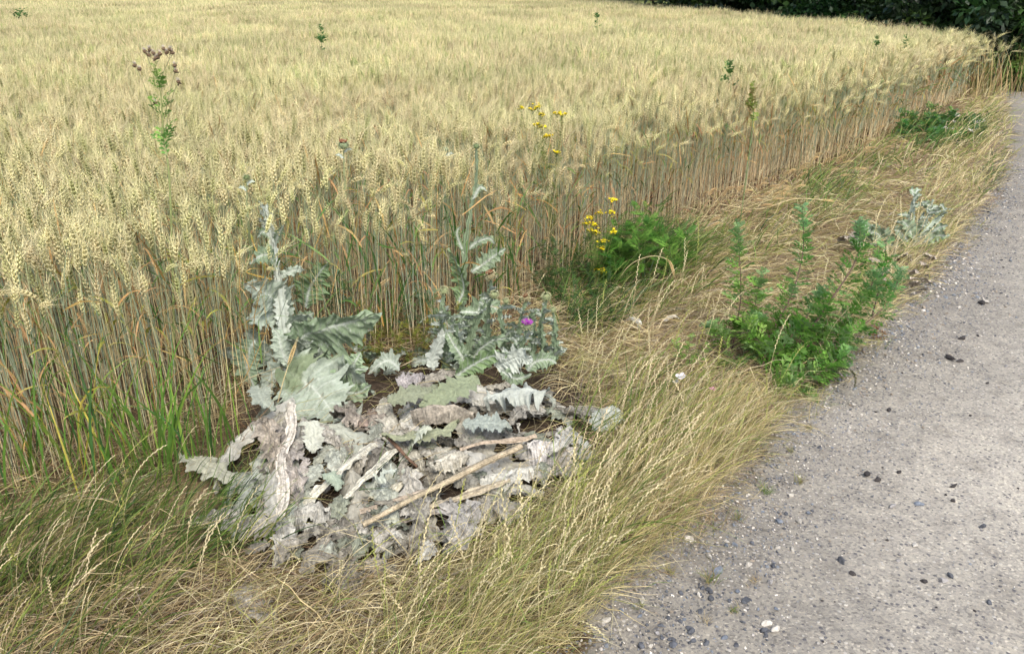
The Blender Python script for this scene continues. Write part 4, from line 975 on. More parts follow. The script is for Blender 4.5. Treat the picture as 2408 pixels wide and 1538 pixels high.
for i, (x0, y0, x1, y1) in enumerate(LONG):
    drop_leaf(x0, y0, x1, y1, R.uniform(20, 34), [DEAD3, DEAD1, lin(178, 184, 166), lin(172, 167, 148)][i % 4] * R.uniform(.88, 1.04), 'long limp pale leaf radiating from a thistle crown over the withered heap', R.uniform(.05, .09), R.uniform(.02, .05), R.choice([.3, .5, .7]), curl=R.uniform(0, .6), U=120)['group'] = 'long limp leaves radiating over the heap'
ST = [([(683, 945), (678, 1010), (664, 1080), (668, 1150), (652, 1216)], .0115, A([.16, .13, .12, .1, .07]), .009, lin(198, 192, 178), 'pale dead thistle stalk lying toward the camera below the great green leaf'),
      ([(880, 1032), (806, 1092), (712, 1184)], .0095, A([.1, .11, .06]), .012, lin(200, 198, 180), 'left one of the two slanting whitish stalks with ragged wings'),
      ([(930, 1044), (856, 1118), (770, 1198)], .0065, A([.1, .1, .06]), .008, lin(196, 194, 176), 'thinner slanting whitish stalk lying right of its thicker neighbour'),
      ([(1225, 1040), (1100, 1098), (980, 1160), (857, 1219)], .0105, A([.14, .15, .13, .1]), .002, lin(172, 160, 134), 'long straw coloured bare stalk lying across the litter'),
      ([(1232, 1108), (1100, 1150), (1000, 1185), (918, 1203)], .009, A([.1, .09, .08, .06]), .008, lin(170, 160, 138), 'grey brown stalk lying just below the long straw coloured one'),
      ([(985, 1092), (940, 1130), (895, 1176)], .008, A([.1, .08, .05]), .01, lin(190, 186, 166), 'short pale stalk stub in the centre between the long stalks'),
      ([(905, 1010), (960, 1060), (985, 1085)], .006, A([.12, .1, .08]), .003, lin(120, 98, 80), 'short dark brown twig crossing above the stalk stub'),
      ([(1180, 1060), (1060, 1120), (940, 1165), (830, 1200)], .008, A([.08, .09, .08, .06]), .006, lin(168, 156, 138), 'weathered stalk half hidden behind the long straw coloured one'),
      ([(1120, 1168), (1020, 1196), (930, 1222), (850, 1262)], .009, A([.08, .08, .06, .05]), .008, lin(160, 152, 140), 'grey stalk lowest of the bundle near the crumpled leaves'),
      ([(1260, 1020), (1150, 1030), (1080, 1050)], .007, A([.12, .12, .1]), .006, lin(178, 164, 142), 'short stalk above the right end of the long straw coloured one')]
for pts, r, zz, wg, col, lab in ST:
    m = MB(); pth = A([G(a, b, z) for (a, b), z in zip(pts, zz)]); pth[:, 2] -= .015
    n = 60; C_ = cr(pth, n); C_ = C_ + (vnoise(C_, 9, 3)[:, None] - .5) * A([.02, .012, .01]) + (vnoise(C_, 9, 5)[:, None] - .5) * A([.0, .02, .01]); s = np.linspace(0, 1, n)
    # grooved stalk: a 14-sided tube with ribs
    T = np.gradient(C_, axis=0); T /= np.linalg.norm(T, axis=1, keepdims=True); U_ = np.cross(T, [0, 0, 1.]); U_ /= np.linalg.norm(U_, axis=1, keepdims=True); V_ = np.cross(U_, T)
    K = 18; an = np.linspace(0, 2 * math.pi, K, False); rib = np.where(np.arange(K) % 2, .9, 1.04) * rt.uniform(.88, 1.1, K)
    rad = r * (1.1 - .3 * s)[:, None] * rib[None] * (.9 + .25 * vnoise(C_ + 9, 20))[:, None]
    X_ = C_[:, None] + U_[:, None] * (rad * np.cos(an))[..., None] + V_[:, None] * (rad * .8 * np.sin(an))[..., None]
    idx = np.arange(n * K).reshape(n, K); f = np.concatenate([np.stack([idx[:-1, j], idx[:-1, (j + 1) % K], idx[1:, (j + 1) % K], idx[1:, j]], -1) for j in range(K)])
    cc = col[None, None] * np.where(np.arange(K) % 2, .72, 1.05)[None, :, None] * (.7 + .6 * vnoise(X_ * A([1, 1, 1]), 55)[..., None])
    m.add(X_, f, cc); m.add(X_[0], [list(range(K))], col * 1.05); m.add(X_[-1], [list(range(K))[::-1]], col * 1.05)
    t = m.build('fallen_stalk', M_DEAD); tag(t, lab, 'stalk')
    if wg > .004:
        w = MB(); 
        for j in range(2):
            wing = wg * 1.5 * (.3 + .9 * vnoise(C_ + j * 7, 26)); D = U_ * (1 if j else -1) + V_ * .15
            b = C_ + D * (r * .7 + wing)[:, None] + A([0, 0, 1.]) * ((vnoise(C_ + j, 40) - .6) * wg * 2)[:, None]; a = C_ + D * r * .6
            X_ = np.stack([a, (a + b) / 2 + A([0, 0, .3]) * wg * .3, b], 1); idx = np.arange(n * 3).reshape(n, 3)
            w.add(X_, np.stack([idx[:-1, :-1], idx[1:, :-1], idx[1:, 1:], idx[:-1, 1:]], -1).reshape(-1, 4), col * .95)
        w.build('wing', M_DEAD, t)
#@@PART3

# ------------------------------------------------------------------ leafy weeds
def pinnate(rr, pairs=5, lobe=.45, wid=.22, fwd=.6, teeth=True):
    """divided leaf of unit length along +x, its upper side +z"""
    V_, F_ = [], []
    def lobe_(b, d, L_, w):
        i = len(V_); d = d / np.linalg.norm(d); s = np.cross([0, 0, 1.], d)
        V_.extend([b, b + d * L_ * .5 + s * w * .5 + [0, 0, .02], b + d * L_ - A([0, 0, .1 * L_]), b + d * L_ * .5 - s * w * .5 + [0, 0, .02]]); F_.append([i, i + 1, i + 2, i + 3])
        if teeth:
            for sg in (1, -1):
                i = len(V_); b2 = b + d * L_ * .42; dd = d * .8 + s * sg * .75
                V_.extend([b2, b2 + dd * L_ * .3 + s * sg * w * .1, b2 + dd * L_ * .55, b2 + dd * L_ * .25 - s * sg * w * .2]); F_.append([i, i + 1, i + 2, i + 3])
    for k in range(pairs):
        u = .18 + .66 * k / max(1, pairs - 1) if pairs > 1 else .5
        for sg in (1, -1):
            a = fwd + rr.normal(0, .08); L_ = lobe * math.sin(math.pi * (.25 + .6 * u)) * rr.uniform(.85, 1.1)
            lobe_(A([u, 0, -.15 * u * u]), A([math.cos(a), sg * math.sin(a), rr.normal(.05, .1)]), L_, wid)
    lobe_(A([.8, 0, -.1]), A([1, 0, -.2]), .32, wid)
    i = len(V_); V_.extend([A([0, -.012, 0]), A([.9, -.008, -.13]), A([.9, .008, -.13]), A([0, .012, 0])]); F_.append([i, i + 1, i + 2, i + 3])
    return A(V_, float), A(F_)
def place(mb, protos, pos, d, up, sc, col):
    d = d / (np.linalg.norm(d, axis=1, keepdims=True) + 1e-9); y = np.cross(up, d); y /= np.linalg.norm(y, axis=1, keepdims=True) + 1e-9; z = np.cross(d, y)
    which = R.integers(0, len(protos), len(pos))
    for j, (V_, F_) in enumerate(protos):
        k = which == j
        if not k.any(): continue
        M = np.stack([d[k], y[k], z[k]], 1) * np.asarray(sc)[k][:, None, None]
        X_ = np.einsum('vi,nij->nvj', V_, M) + pos[k][:, None]
        n = X_.shape[0]; f = (F_[None] + (np.arange(n) * len(V_))[:, None, None]).reshape(-1, F_.shape[1])
        mb.add(X_.reshape(-1, 3), f, np.repeat(col[k][:, None], len(V_), 1).reshape(-1, 3))
rp_ = np.random.default_rng(11)
PN_MUG = [pinnate(rp_, 3, .5, .17, .75) for _ in range(4)]
PN_FERN = [pinnate(rp_, 10, .26, .055, .95) for _ in range(3)]
PN_SIMPLE = [pinnate(rp_, 1, .3, .3, .8, False) for _ in range(2)]
def branch(root, path, r0, n, l0, l1, protos, cols, stemcol, bare=.08, spread=1.0, mat=None, droop=0., nm='branch', tipc=None):
    C_ = cr(path, 40); m = MB(); s = np.linspace(0, 1, 40)
    sweep(m, C_[None], (r0 * (1 - .75 * s))[None], stemcol * .9 + .1 * (s[:, None]) * lin(130, 150, 100), 5); b = m.build(nm, M_STEM, root)
    g_ = MB(); u = bare + (1 - bare) * R.random(n) ** .85; i = np.clip((u * 39).astype(int), 0, 38); p = C_[i] + (C_[i + 1] - C_[i]) * R.random((n, 1)); T = np.gradient(C_, axis=0)[i]; T /= np.linalg.norm(T, axis=1, keepdims=True)
    rd = R.normal(0, 1, (n, 3)); rd -= (rd * T).sum(1, keepdims=True) * T; rd /= np.linalg.norm(rd, axis=1, keepdims=True)
    d = T * (.35 + .5 * u[:, None]) + rd * spread + A([0, 0, -droop]); up = T * .8 + A([0, 0, .6]) + R.normal(0, .25, (n, 3))
    sc = (l0 + (l1 - l0) * u) * R.uniform(.7, 1.2, n)
    c = mixcol(n, cols, None if False else [1 / len(cols)] * len(cols), .18)
    if tipc is not None: c = c + (tipc - c) * (np.clip((u - .75) * 4, 0, 1) * .7)[:, None]
    place(g_, protos, p, d, up, sc, c); g_.build('foliage', mat or M_WEED, b)
    return C_
MUG = [lin(124, 166, 74), lin(100, 146, 64), lin(146, 182, 96), lin(134, 164, 104)]
MSTEM = lin(92, 66, 62)
t = thing('mugwort', 'large green mugwort with dark reddish branches leaning over the road edge', 'weed', (0, 0, 0))
for pts, Y_, r, n in [
    ([(1775, 862), (1898, 778), (1965, 690), (2016, 602), (2023, 514)], A([3.1, 3.15, 3.2, 3.3, 3.35]), .0055, 130),
    ([(1790, 850), (1810, 790), (1860, 697), (1888, 592), (1887, 484)], A([3.15, 3.25, 3.35, 3.45, 3.5]), .0045, 120),
    ([(1720, 830), (1730, 771), (1742, 697), (1739, 602), (1735, 528)], A([3.3, 3.35, 3.4, 3.45, 3.5]), .0035, 70),
    ([(1776, 862), (1898, 815), (1982, 758), (2033, 703), (2064, 635)], A([3.1, 3.15, 3.25, 3.3, 3.35]), .005, 120),
    ([(1830, 875), (1881, 856), (1949, 832), (1999, 788), (2084, 717), (2121, 636)], A([3.05, 3.1, 3.1, 3.15, 3.25, 3.3]), .005, 130),
    ([(1800, 905), (1850, 908), (1898, 896), (1959, 852), (1990, 825)], A([3.0, 2.98, 2.98, 3.0, 3.05]), .004, 90),
    ([(1760, 850), (1776, 717), (1792, 640)], A([3.2, 3.3, 3.35]), .003, 45),
    ([(2050, 745), (2077, 640), (2084, 568)], A([3.3, 3.5, 3.55]), .003, 30),
    ([(1790, 880), (1830, 830), (1900, 740), (1930, 690)], A([3.05, 3.1, 3.2, 3.25]), .004, 90),
    ([(1780, 880), (1850, 880), (1940, 870), (1980, 860)], A([3.02, 3.02, 3.05, 3.08]), .004, 80),
    ([(1780, 890), (1740, 860), (1700, 800), (1670, 760)], A([3.05, 3.1, 3.2, 3.25]), .003, 60),
    ([(1800, 900), (1840, 910), (1880, 930), (1895, 945)], A([2.98, 2.95, 2.92, 2.9]), .003, 40),
    ([(1790, 870), (1800, 820), (1760, 780), (1790, 740)], A([3.05, 3.1, 3.15, 3.2]), .003, 80)]:
    n = int(n * 1.0); branch(t, pl(pts, Y_), r * 1.1, int(n * 1.25), .1, .042, PN_MUG, MUG, MSTEM, .06, 1.0, tipc=lin(140, 176, 130))
t = thing('mugwort', 'small young green mugwort shoot in the straw left of the large one', 'weed', (0, 0, 0))
for pts, Y_ in [([(1625, 880), (1620, 830), (1625, 790)], A([3.1, 3.12, 3.15])), ([(1630, 885), (1600, 840), (1590, 800)], A([3.1, 3.12, 3.15])), ([(1625, 880), (1650, 840), (1670, 810)], A([3.1, 3.12, 3.15]))]:
    branch(t, pl(pts, Y_), .002, 26, .045, .022, PN_MUG, MUG, MSTEM, .2)
# feathery tansy bush
TAN = [lin(84, 132, 50), lin(62, 106, 42), lin(104, 148, 62)]
t = thing('tansy_bush', 'bright green feathery bush at the foot of the wheat, left of the leaning stalks', 'bush', (0, 0, 0))
for k in range(26):
    a, b = R.uniform(1410, 1620), R.uniform(640, 700); Y_ = float(G(a, b)[1]) ; tx = a + R.normal(0, 35); ty = b - R.uniform(60, 200) * (1 - abs(tx - 1530) / 260)
    branch(t, pl([(a, b), ((a + tx) / 2 + 5, (b + ty) / 2), (tx, max(ty, 462))], Y_), .0025, 18, .13, .08, PN_FERN, TAN, lin(90, 110, 60), .25, 1.0, droop=.1)
t = thing('herb_bush', 'low dark green leafy bush between purple thistle and feathery bush', 'bush', (0, 0, 0))
for k in range(30):
    a, b = R.uniform(1270, 1430), R.uniform(650, 790); Y_ = float(G(a, b)[1]); tx = a + R.normal(0, 25); ty = b - R.uniform(50, 150)
    branch(t, pl([(a, b), ((a + tx) / 2 + 5, (b + ty) / 2), (tx, ty)], Y_), .0018, 20, .045, .025, PN_MUG, [lin(58, 88, 44), lin(74, 108, 50), lin(48, 74, 40)], lin(80, 90, 60), .1)
t = thing('herb_bush', 'tangled olive green weed with fine leaves between the two tall silver thistles', 'bush', (0, 0, 0))
for k in range(70):
    a, b = R.uniform(740, 1050), R.uniform(810, 890); Y_ = float(G(a, b)[1]) + .05; tx = a + R.normal(0, 45); ty = b - R.uniform(20, 130)
    branch(t, pl([(a, b), ((a + tx) / 2 + 5, (b + ty) / 2), (tx, ty)], Y_), .0014, 22, .028, .018, PN_MUG, [lin(120, 130, 54), lin(96, 116, 50), lin(140, 138, 64)], lin(110, 84, 56), .1)
t = thing('herb_bush', 'grey green weed with divided leaves standing before the stems of the second thistle', 'bush', (0, 0, 0))
for pts in ([(960, 800), (975, 740), (985, 690)], [(970, 800), (1000, 740), (1015, 690)], [(940, 810), (950, 760), (945, 700)], [(760, 780), (775, 700), (790, 640)], [(770, 780), (800, 720), (815, 660)], [(770, 780), (760, 700), (752, 655)], [(840, 830), (830, 790), (850, 760)]):
    branch(t, pl(pts, 3.5), .002, 30, .06, .035, PN_MUG, [lin(112, 142, 96), lin(92, 124, 72), lin(124, 150, 116)], lin(100, 90, 80), .1)

def umbels(root, heads, Y_, col, r=.012):
    for (a, b) in heads:
        c = P(a, b, Y_); m = MB(); n = 16
        q = c + R.normal(0, 1, (n, 3)) * A([r, r, r * .35]); V_ = A([[-.5, -.5, 0], [.5, -.5, .1], [.5, .5, 0], [-.5, .5, .1]])
        place(m, [(V_, A([[0, 1, 2, 3]]))], q, R.normal(0, 1, (n, 3)) * A([1, 1, .2]), A([[0, 0, 1.]]) + R.normal(0, .35, (n, 3)), R.uniform(.008, .013, n), mixcol(n, [col], [1], .12))
        octa(m, q - A([0, 0, .009]), np.tile([[0, 0, 1.]], (n, 1)), .009, .0028, lin(100, 120, 50), lin(160, 150, 50))
        for j in range(0, n, 4): sweep(m, A([[c - A([0, 0, .03]), q[j] - A([0, 0, .008])]]), .0007, lin(110, 130, 70), 3)
        m.build('flower_cluster', M_PETAL, root)
YEL = lin(242, 222, 44)
def ragwort(label, base, Y_, heads, n=26):
    t = thing('ragwort', label, 'wildflower', (0, 0, 0)); x0 = base
    for (a, b) in heads:
        branch(t, pl([x0, ((x0[0] * .45 + a * .55), (x0[1] + b) / 2), (a, b + 5)], Y_), .0022, n, .032, .014, PN_MUG, [lin(96, 126, 60), lin(118, 140, 70)], lin(128, 130, 80), .15, .7)
    umbels(t, heads, Y_, YEL)
ragwort('tall yellow ragwort standing above the wheat ears at the crop edge', (1300, 580), 4.3, [(1225, 252), (1252, 256), (1272, 268), (1264, 292), (1275, 299), (1311, 264), (1320, 269), (1283, 321), (1292, 318), (1308, 357), (1265, 250)])
ragwort('low ragwort with yellow flowers in front of the dark green herbs beside the feathery bush', (1400, 680), 4.1, [(1378, 524), (1386, 512), (1396, 528), (1392, 540), (1402, 546), (1415, 566), (1409, 500), (1438, 470), (1442, 545), (1415, 582), (1410, 632), (1418, 640), (1440, 500)], 16)

# creeping thistle gone to seed
t = thing('seeding_thistle', 'tall thin green thistle with brown seed heads rising high over the wheat at the left', 'thistle', (0, 0, 0))
Y_ = 2.9
main = [(412, 880), (400, 450), (385, 330), (380, 240), (372, 190), (362, 150)]
branch(t, pl(main, Y_), .0048, 34, .085, .018, PN_MUG, [lin(126, 164, 78), lin(104, 146, 72)], lin(144, 152, 98), .3, .55)
HD = [([(383, 320), (352, 235), (322, 160)], [(318, 155), (328, 163)]), ([(378, 320), (392, 250), (412, 165)], [(411, 155), (414, 168)]), ([(380, 230), (382, 180), (398, 140)], [(385, 116), (392, 124), (401, 118), (405, 125)]),
      ([(372, 190), (360, 170), (345, 130)], [(340, 122), (352, 118), (350, 130), (360, 126), (371, 136), (376, 128), (366, 138)]), ([(385, 330), (405, 230), (418, 198)], [(420, 193)]), ([(385, 300), (372, 250), (362, 240)], [(365, 243)])]
for pts, hs in HD:
    m = MB(); sweep(m, cr(pl(pts, Y_), 16)[None], .0014, lin(140, 140, 100), 4)
    for h in hs: sweep(m, A([[P(*pts[-1], Y_), P(h[0], h[1] + 5, Y_)]]), .001, lin(140, 130, 100), 3)
    m.build('branch', M_STEM, t)
    for h in hs:
        c = P(*h, Y_); m = MB(); n = 26; d = R.normal(0, 1, (n, 3)) * A([.35, .35, .4]) + A([0, 0, .9]); d /= np.linalg.norm(d, axis=1, keepdims=True)
        octa(m, np.tile(c - A([0, 0, .006]), (n, 1)), d, .013, .003, lin(90, 80, 58), lin(128, 108, 88))
        octa(m, np.tile(c + A([0, 0, .004]), (n, 1)), d + R.normal(0, .3, (n, 3)), .010, .0005, lin(190, 180, 165), lin(210, 200, 188)); m.build('seed_head', M_PETAL, t)
# thistle buds among the wheat
def lone_bud(label, px, py, Y_, r, col, tuft=None, base=None):
    t = thing('thistle_bud', label, 'thistle', (0, 0, 0)); m = MB(); bx = px + 4
    wing_stem(m, A([A([*P(bx, py + 200, Y_)[:2], .1]), P(bx, py + 110, Y_), P(px, py + 12, Y_)]), .0022, .002, .005, lin(142, 150, 112), rt, 2, 9, 40); m.build('stem', M_FELT, t)
    bud(t, P(px, py, Y_), (0, -.1, 1), r, col, tuft)
    for k in range(2):
        y_ = py + 18 + 14 * k; a = (-1) ** k; add_leaf(t, [(px, y_), (px + a * 10, y_ - 9), (px + a * 20, y_ - 8)], Y_, 0, 5, SILG, lobes=4, U=26, Vn=7, ruffle=.4)
lone_bud('thistle bud with a dry orange brown tuft standing above the ears left of centre', 808, 342, 3.55, .019, lin(140, 156, 120), (lin(160, 112, 84), .6, .9))
lone_bud('small round green thistle bud above the ears over the left thistle', 580, 418, 3.2, .012, lin(110, 126, 84))
lone_bud('silvery frilled thistle top half sunk in the ears between the two bud stems', 1048, 352, 3.95, .012, SILG)
0 and lone_bud('pale pink thistle flower almost hidden among the ears below the orange tufted bud', 836, 412, 3.6, .012, SILG, (lin(186, 140, 178), .8, .9))
0 and lone_bud('faint pink thistle head low among the ears just above the second thistle leaves', 722, 452, 3.5, .01, SILG, (lin(176, 130, 170), .8, .8))
# weed spires in the crop
def spire(label, px, py, py1, Y_, n=40, l=.09, wide=.7, protos=None, col=None):
    t = thing('weed_spire', label, 'weed', (0, 0, 0)); b = P(px, py1, Y_); b[2] = 0.02
    branch(t, A([b, P(px + 2, py1, Y_), P(px + 1, (py + py1) / 2, Y_), P(px, py, Y_)]), .004, n, l, l * .4, protos or PN_SIMPLE, col or [lin(98, 140, 78), lin(80, 124, 66)], lin(120, 140, 90), .3, wide)
spire('slender green weed spire in the far crop left of centre', 755, 62, 125, 8.6, 60, .11, .9)
spire('green weed spire sticking out above the right crop edge', 1716, 150, 205, 6.5, 40, .11, .4)
spire('reddish tipped green weed by the front of the crop, right of the green spire', 1768, 205, 290, 5.3, 34, .09, .4, PN_MUG, [lin(136, 158, 74), lin(150, 140, 84)])
spire('tiny light green weed crown in the far left crop', 48, 28, 38, 13.8, 40, .16, 1.1)
spire('thin faint green weed in the distant crop near the top edge', 1403, 36, 60, 12.5, 40, .12, .5)
spire('small green weed rising over the distant right crop', 2060, 90, 130, 9.4, 40, .1, .5)
spire('small green weed above the distant crop near the road bend', 2130, 85, 130, 9.9, 40, .1, .6)

# silver thistle and dead leaves at the back verge
T4 = thing('silver_thistle', 'distant low silver thistle leaning over the road edge behind the mugwort', 'thistle', (0, 0, 0))
for pts in ([(2110, 590), (2140, 520), (2152, 446)], [(2130, 590), (2170, 530), (2196, 470)], [(2150, 580), (2200, 520), (2226, 490)], [(2120, 590), (2150, 540), (2175, 500)]):
    m = MB(); wing_stem(m, pl(pts, A([4.85, 4.95, 5.0])), .007, .004, .03, SILV, rt, 3, 5, 40); m.build('stem', M_FELT, T4)
    for q in range(12):
        s_ = rt.uniform(.1, 1); cc = cr(pts, 20)[int(s_ * 19)]; a = rt.uniform(-1.6, 1.6); l = rt.uniform(15, 42)
        add_leaf(T4, [tuple(cc), (cc[0] + l * .5 * math.sin(a), cc[1] - l * .4 * math.cos(a)), (cc[0] + l * math.sin(a), cc[1] - l * .4 * math.cos(a))], 4.95, rt.uniform(-.1, .1), l * .2, SILG * rt.uniform(.8, 1.15), lobes=4, U=30, Vn=9, ruffle=.4)
for a, b, c, d, w in [(2060, 590, 2000, 570, 18), (2050, 570, 2005, 535, 14), (2080, 575, 2050, 530, 16), (2110, 580, 2040, 545, 22), (2100, 585, 2010, 520, 18), (2120, 590, 2060, 575, 20), (2140, 570, 2100, 540, 22), (2170, 570, 2235, 555, 16), (2150, 560, 2120, 520, 20), (2180, 560, 2230, 530, 14), (2140, 600, 2090, 590, 16)]:
    add_leaf(T4, [(a, b), ((a + c) / 2, (b + d) / 2 - 8), (c, d)], 4.8, -.05, w, SILG * rt.uniform(.85, 1.1), lobes=5, U=40, Vn=9, ruffle=.3)
for k in range(16):
    a, b = [(2010, 545), (2030, 560), (2060, 575), (2080, 590), (2105, 605), (2130, 600), (2150, 640), (2165, 620), (2140, 650), (2155, 660), (2090, 640), (2075, 660), (2170, 595), (2120, 630), (1985, 560), (2050, 610)][k]
    drop_leaf(a, b, a + rt.uniform(-40, 40), b + rt.uniform(5, 35), rt.uniform(8, 13), lin(196, 178, 160) * rt.uniform(.8, 1.05), 'pinkish beige withered leaf under the distant silver thistle by the road', .12, .03, .8, U=40, Vn=9)['group'] = 'withered leaves under the distant thistle'
for k in range(14):
    a, b = R.uniform(2200, 2300), R.uniform(275, 310)
    drop_leaf(a, b, a + R.uniform(-14, 14), b + R.uniform(-4, 6), R.uniform(4, 6), lin(196, 186, 182) * R.uniform(.85, 1.05), 'whitish withered leaf in the farthest green patch of the verge', .1, .05, .8, U=24, Vn=7)['group'] = 'whitish leaves in the farthest green patch'
t = thing('herb_bush', 'low green leafy weeds beside whitish dead leaves in the far verge', 'bush', (0, 0, 0))
for k in range(30):
    a, b = R.uniform(2110, 2310), R.uniform(300, 342); Y_ = float(G(a, b)[1]); tx = a + R.normal(0, 8); ty = b - R.uniform(12, 62) * (1 if a < 2220 else .6)
    branch(t, pl([(a, b), ((a + tx) / 2, (b + ty) / 2), (tx, ty)], Y_), .003, 22, .12, .07, PN_MUG, [lin(70, 118, 50), lin(88, 134, 62), lin(84, 120, 82)], lin(90, 100, 60), .1)
# rusty dock by the road edge, seeded grass head, pale petals
t = thing('withered_dock', 'small rust brown withered dock at the road edge behind the mugwort', 'weed', (0, 0, 0))
for pts in ([(2062, 802), (2062, 780), (2060, 755)], [(2055, 803), (2052, 788), (2048, 775)], [(2070, 803), (2074, 790), (2078, 782)]):
    branch(t, pl(pts, float(G(2062, 803)[1])), .002, 26, .028, .014, PN_SIMPLE, [lin(128, 66, 40), lin(150, 84, 52), lin(104, 54, 38)], lin(120, 70, 50), .1)
t = thing('drooping_grass_head', 'dark drooping grass seed head hanging over the gravel below the mugwort', 'grass stem', (0, 0, 0))
C_ = cr(pl([(1900, 880), (1960, 866), (2005, 872), (2012, 912)], A([3.0, 2.95, 2.9, 2.88])), 40); m = MB(); sweep(m, C_[None], .0009, lin(96, 96, 70), 3); m.build('stem', M_STRAW, t)
m = MB(); k = R.integers(16, 39, 60); d = R.normal(0, .5, (60, 3)) + A([.1, 0, -1]); d /= np.linalg.norm(d, axis=1, keepdims=True); octa(m, C_[k], d, .012, .0022, lin(62, 66, 46), lin(96, 92, 66)); m.build('seed_spike', M_STRAW, t)
def flower5(label, px, py, z, r, col):
    c = G(px, py, z); m = MB()
    for j in range(5):
        a = j * 1.2566; u = np.linspace(0, 1, 5); d = A([math.cos(a), math.sin(a) - .3, .35]); d /= np.linalg.norm(d)
        sweep(m, (c + d * u[:, None] * r)[None], (r * .42 * np.sin(np.pi * (.12 + .8 * u)))[None], col * (.9 + .1 * u[:, None]), 2, ref=A([0, -.3, 1.]))
    t = thing('bindweed_flower', label, 'flower', (0, 0, 0)); m.build('petals', M_PETAL, t); m = MB(); sweep(m, A([[c - A([.01, -.02, z * .9]), c]]), .001, lin(110, 130, 70), 3); m.build('stem', M_STEM, t)
flower5('white crumpled bindweed flower low in the grass left of the mugwort foot', 1602, 888, .1, .028, lin(236, 232, 238))
flower5('tiny pink bindweed flower in the grass under the mugwort', 1676, 916, .12, .014, lin(222, 150, 190))
flower5('second white crumpled petal beside the grass left of the mugwort foot', 1590, 900, .07, .018, lin(220, 214, 220))

# single broken wheat stalks
def bent_stalk(label, pts, Y_, ear_px=60, tone=1.0, r=.0022):
    t = thing('wheat_stalk', label, 'wheat stalk', (0, 0, 0)); C_ = cr(pl(pts, Y_), 60); m = MB(); col = lin(196, 182, 140) * tone
    L_ = np.concatenate([[0], np.cumsum(np.linalg.norm(np.diff(C_, axis=0), axis=1))]); k0 = np.searchsorted(L_, L_[-1] - .085)
    sweep(m, C_[None, :k0 + 1], r, col, 5); m.build('stem', M_STRAW, t)
    e = MB(); n = 12; s = np.linspace(L_[k0], L_[-1], n); q = np.stack([np.interp(s, L_, C_[:, j]) for j in range(3)], 1); T = np.gradient(q, axis=0); T /= np.linalg.norm(T, axis=1, keepdims=True)
    sd_ = np.cross(T, [0, -1., .4]); sd_ /= np.linalg.norm(sd_, axis=1, keepdims=True); fat = np.sin(np.pi * np.clip((np.arange(n) + 1.5) / (n + 1), 0, 1)) ** .5
    for sg, ex in ((1, 0), (-1, 0), (1, 1), (-1, 1)):
        d = T + sd_ * sg * .5 + (np.cross(sd_, T) * .5 if ex else 0); d /= np.linalg.norm(d, axis=1, keepdims=True); octa(e, q + sd_ * sg * .001 + T * (.003 if sg > 0 else 0), d, .016 * fat, .0036 * fat, lin(176, 146, 90) * tone, lin(228, 204, 156) * tone)
    k = R.integers(0, n, 14); dd = T[k] + R.normal(0, .14, (14, 3)); sweep(e, np.stack([q[k] + T[k] * .012, q[k] + T[k] * .012 + dd * .04], 1), A([[.0006, .0002]]), lin(220, 200, 150) * tone, 2); e.build('ear', M_WHEAT, t)
bent_stalk('bent pale wheat stalk whose stem falls diagonally across the left thistle to the grass', [(505, 1135), (590, 1060), (640, 985), (668, 890), (694, 812)], A([2.55, 2.7, 2.78, 2.85, 2.9]))
bent_stalk('arched wheat stalk nodding over the flattened straw below the feathery bush', [(1440, 680), (1480, 625), (1530, 603), (1570, 612), (1585, 645)], A([4.0, 3.95, 3.9, 3.86, 3.84]))
bent_stalk('pale wheat ear leaning to the right in front of the stems between the thistles', [(880, 800), (875, 720), (885, 680), (915, 655)], A([3.55, 3.5, 3.48, 3.46]), tone=1.1)
bent_stalk('long wheat stalk lying nearly flat across the straw of the middle verge', [(1690, 480), (1780, 492), (1860, 470), (1900, 468), (1960, 473)], A([5.6, 5.55, 5.6, 5.62, 5.6]), tone=1.0, r=.004)
# leaning sheaf of stalks at the wheat edge right of the bush
k = 0
for i in range(70):
    a = R.uniform(1610, 2060); e0 = np.interp(a, [p[0] for p in WHEAT_EDGE], [p[1] for p in WHEAT_EDGE]) + R.uniform(0, 34); Y_ = float(G(a, e0)[1]); l = R.uniform(50, 150) * 5 / Y_; an = R.uniform(.35, 1.25)
    bent_stalk('loose wheat stalk leaning or falling out of the crop toward the right verge', [(a, e0), (a + l * .5 * math.sin(an), e0 - l * .5 * math.cos(an)), (a + l * math.sin(an), e0 - l * math.cos(an) * .9), (a + l * 1.25 * math.sin(an), e0 - l * math.cos(an) * .95)],
               A([Y_, Y_ - .02, Y_ - .05, Y_ - .08]), tone=R.uniform(.8, 1.02), r=.0026)
    o = [x for x in bpy.data.objects[-3:]]
for o in COL.objects:
    if o.get('label', '').startswith('loose wheat stalk'): o['group'] = 'loose stalks leaning out of the crop'

# ------------------------------------------------------------------ stones on road and shoulder
rocks = [rock(100 + i, 2, .6) for i in range(8)]
def rock_mesh(i, c, name='stone'):
    v, f = rocks[i]; m = MB(); cc = c[None] * (.75 + .5 * vnoise(v + i, 3)[:, None]); m.add(v, f, cc); return m.mesh(name, M_STONE, False)
KINDS_ = {'dark': (lin(76, 79, 84), 'angular blue black stone on the gravel shoulder', 'dark angular stones of the gravel shoulder'),
          'white': (lin(168, 164, 154), 'whitish pebble on the gravel between verge grass and road', 'whitish pebbles on the gravel'),
          'grey': (lin(128, 126, 124), 'mid grey pebble lying on the gritty road', 'grey pebbles on the road'),
          'blue': (lin(102, 109, 118), 'slate blue pebble on the gravel shoulder', 'slate blue pebbles on the shoulder'),
          'black': (lin(56, 53, 52), 'small black lump scattered on the gritty road', 'black lumps on the road')}
SM = {k: [rock_mesh(i, v[0]) for i in range(8)] for k, v in KINDS_.items()}
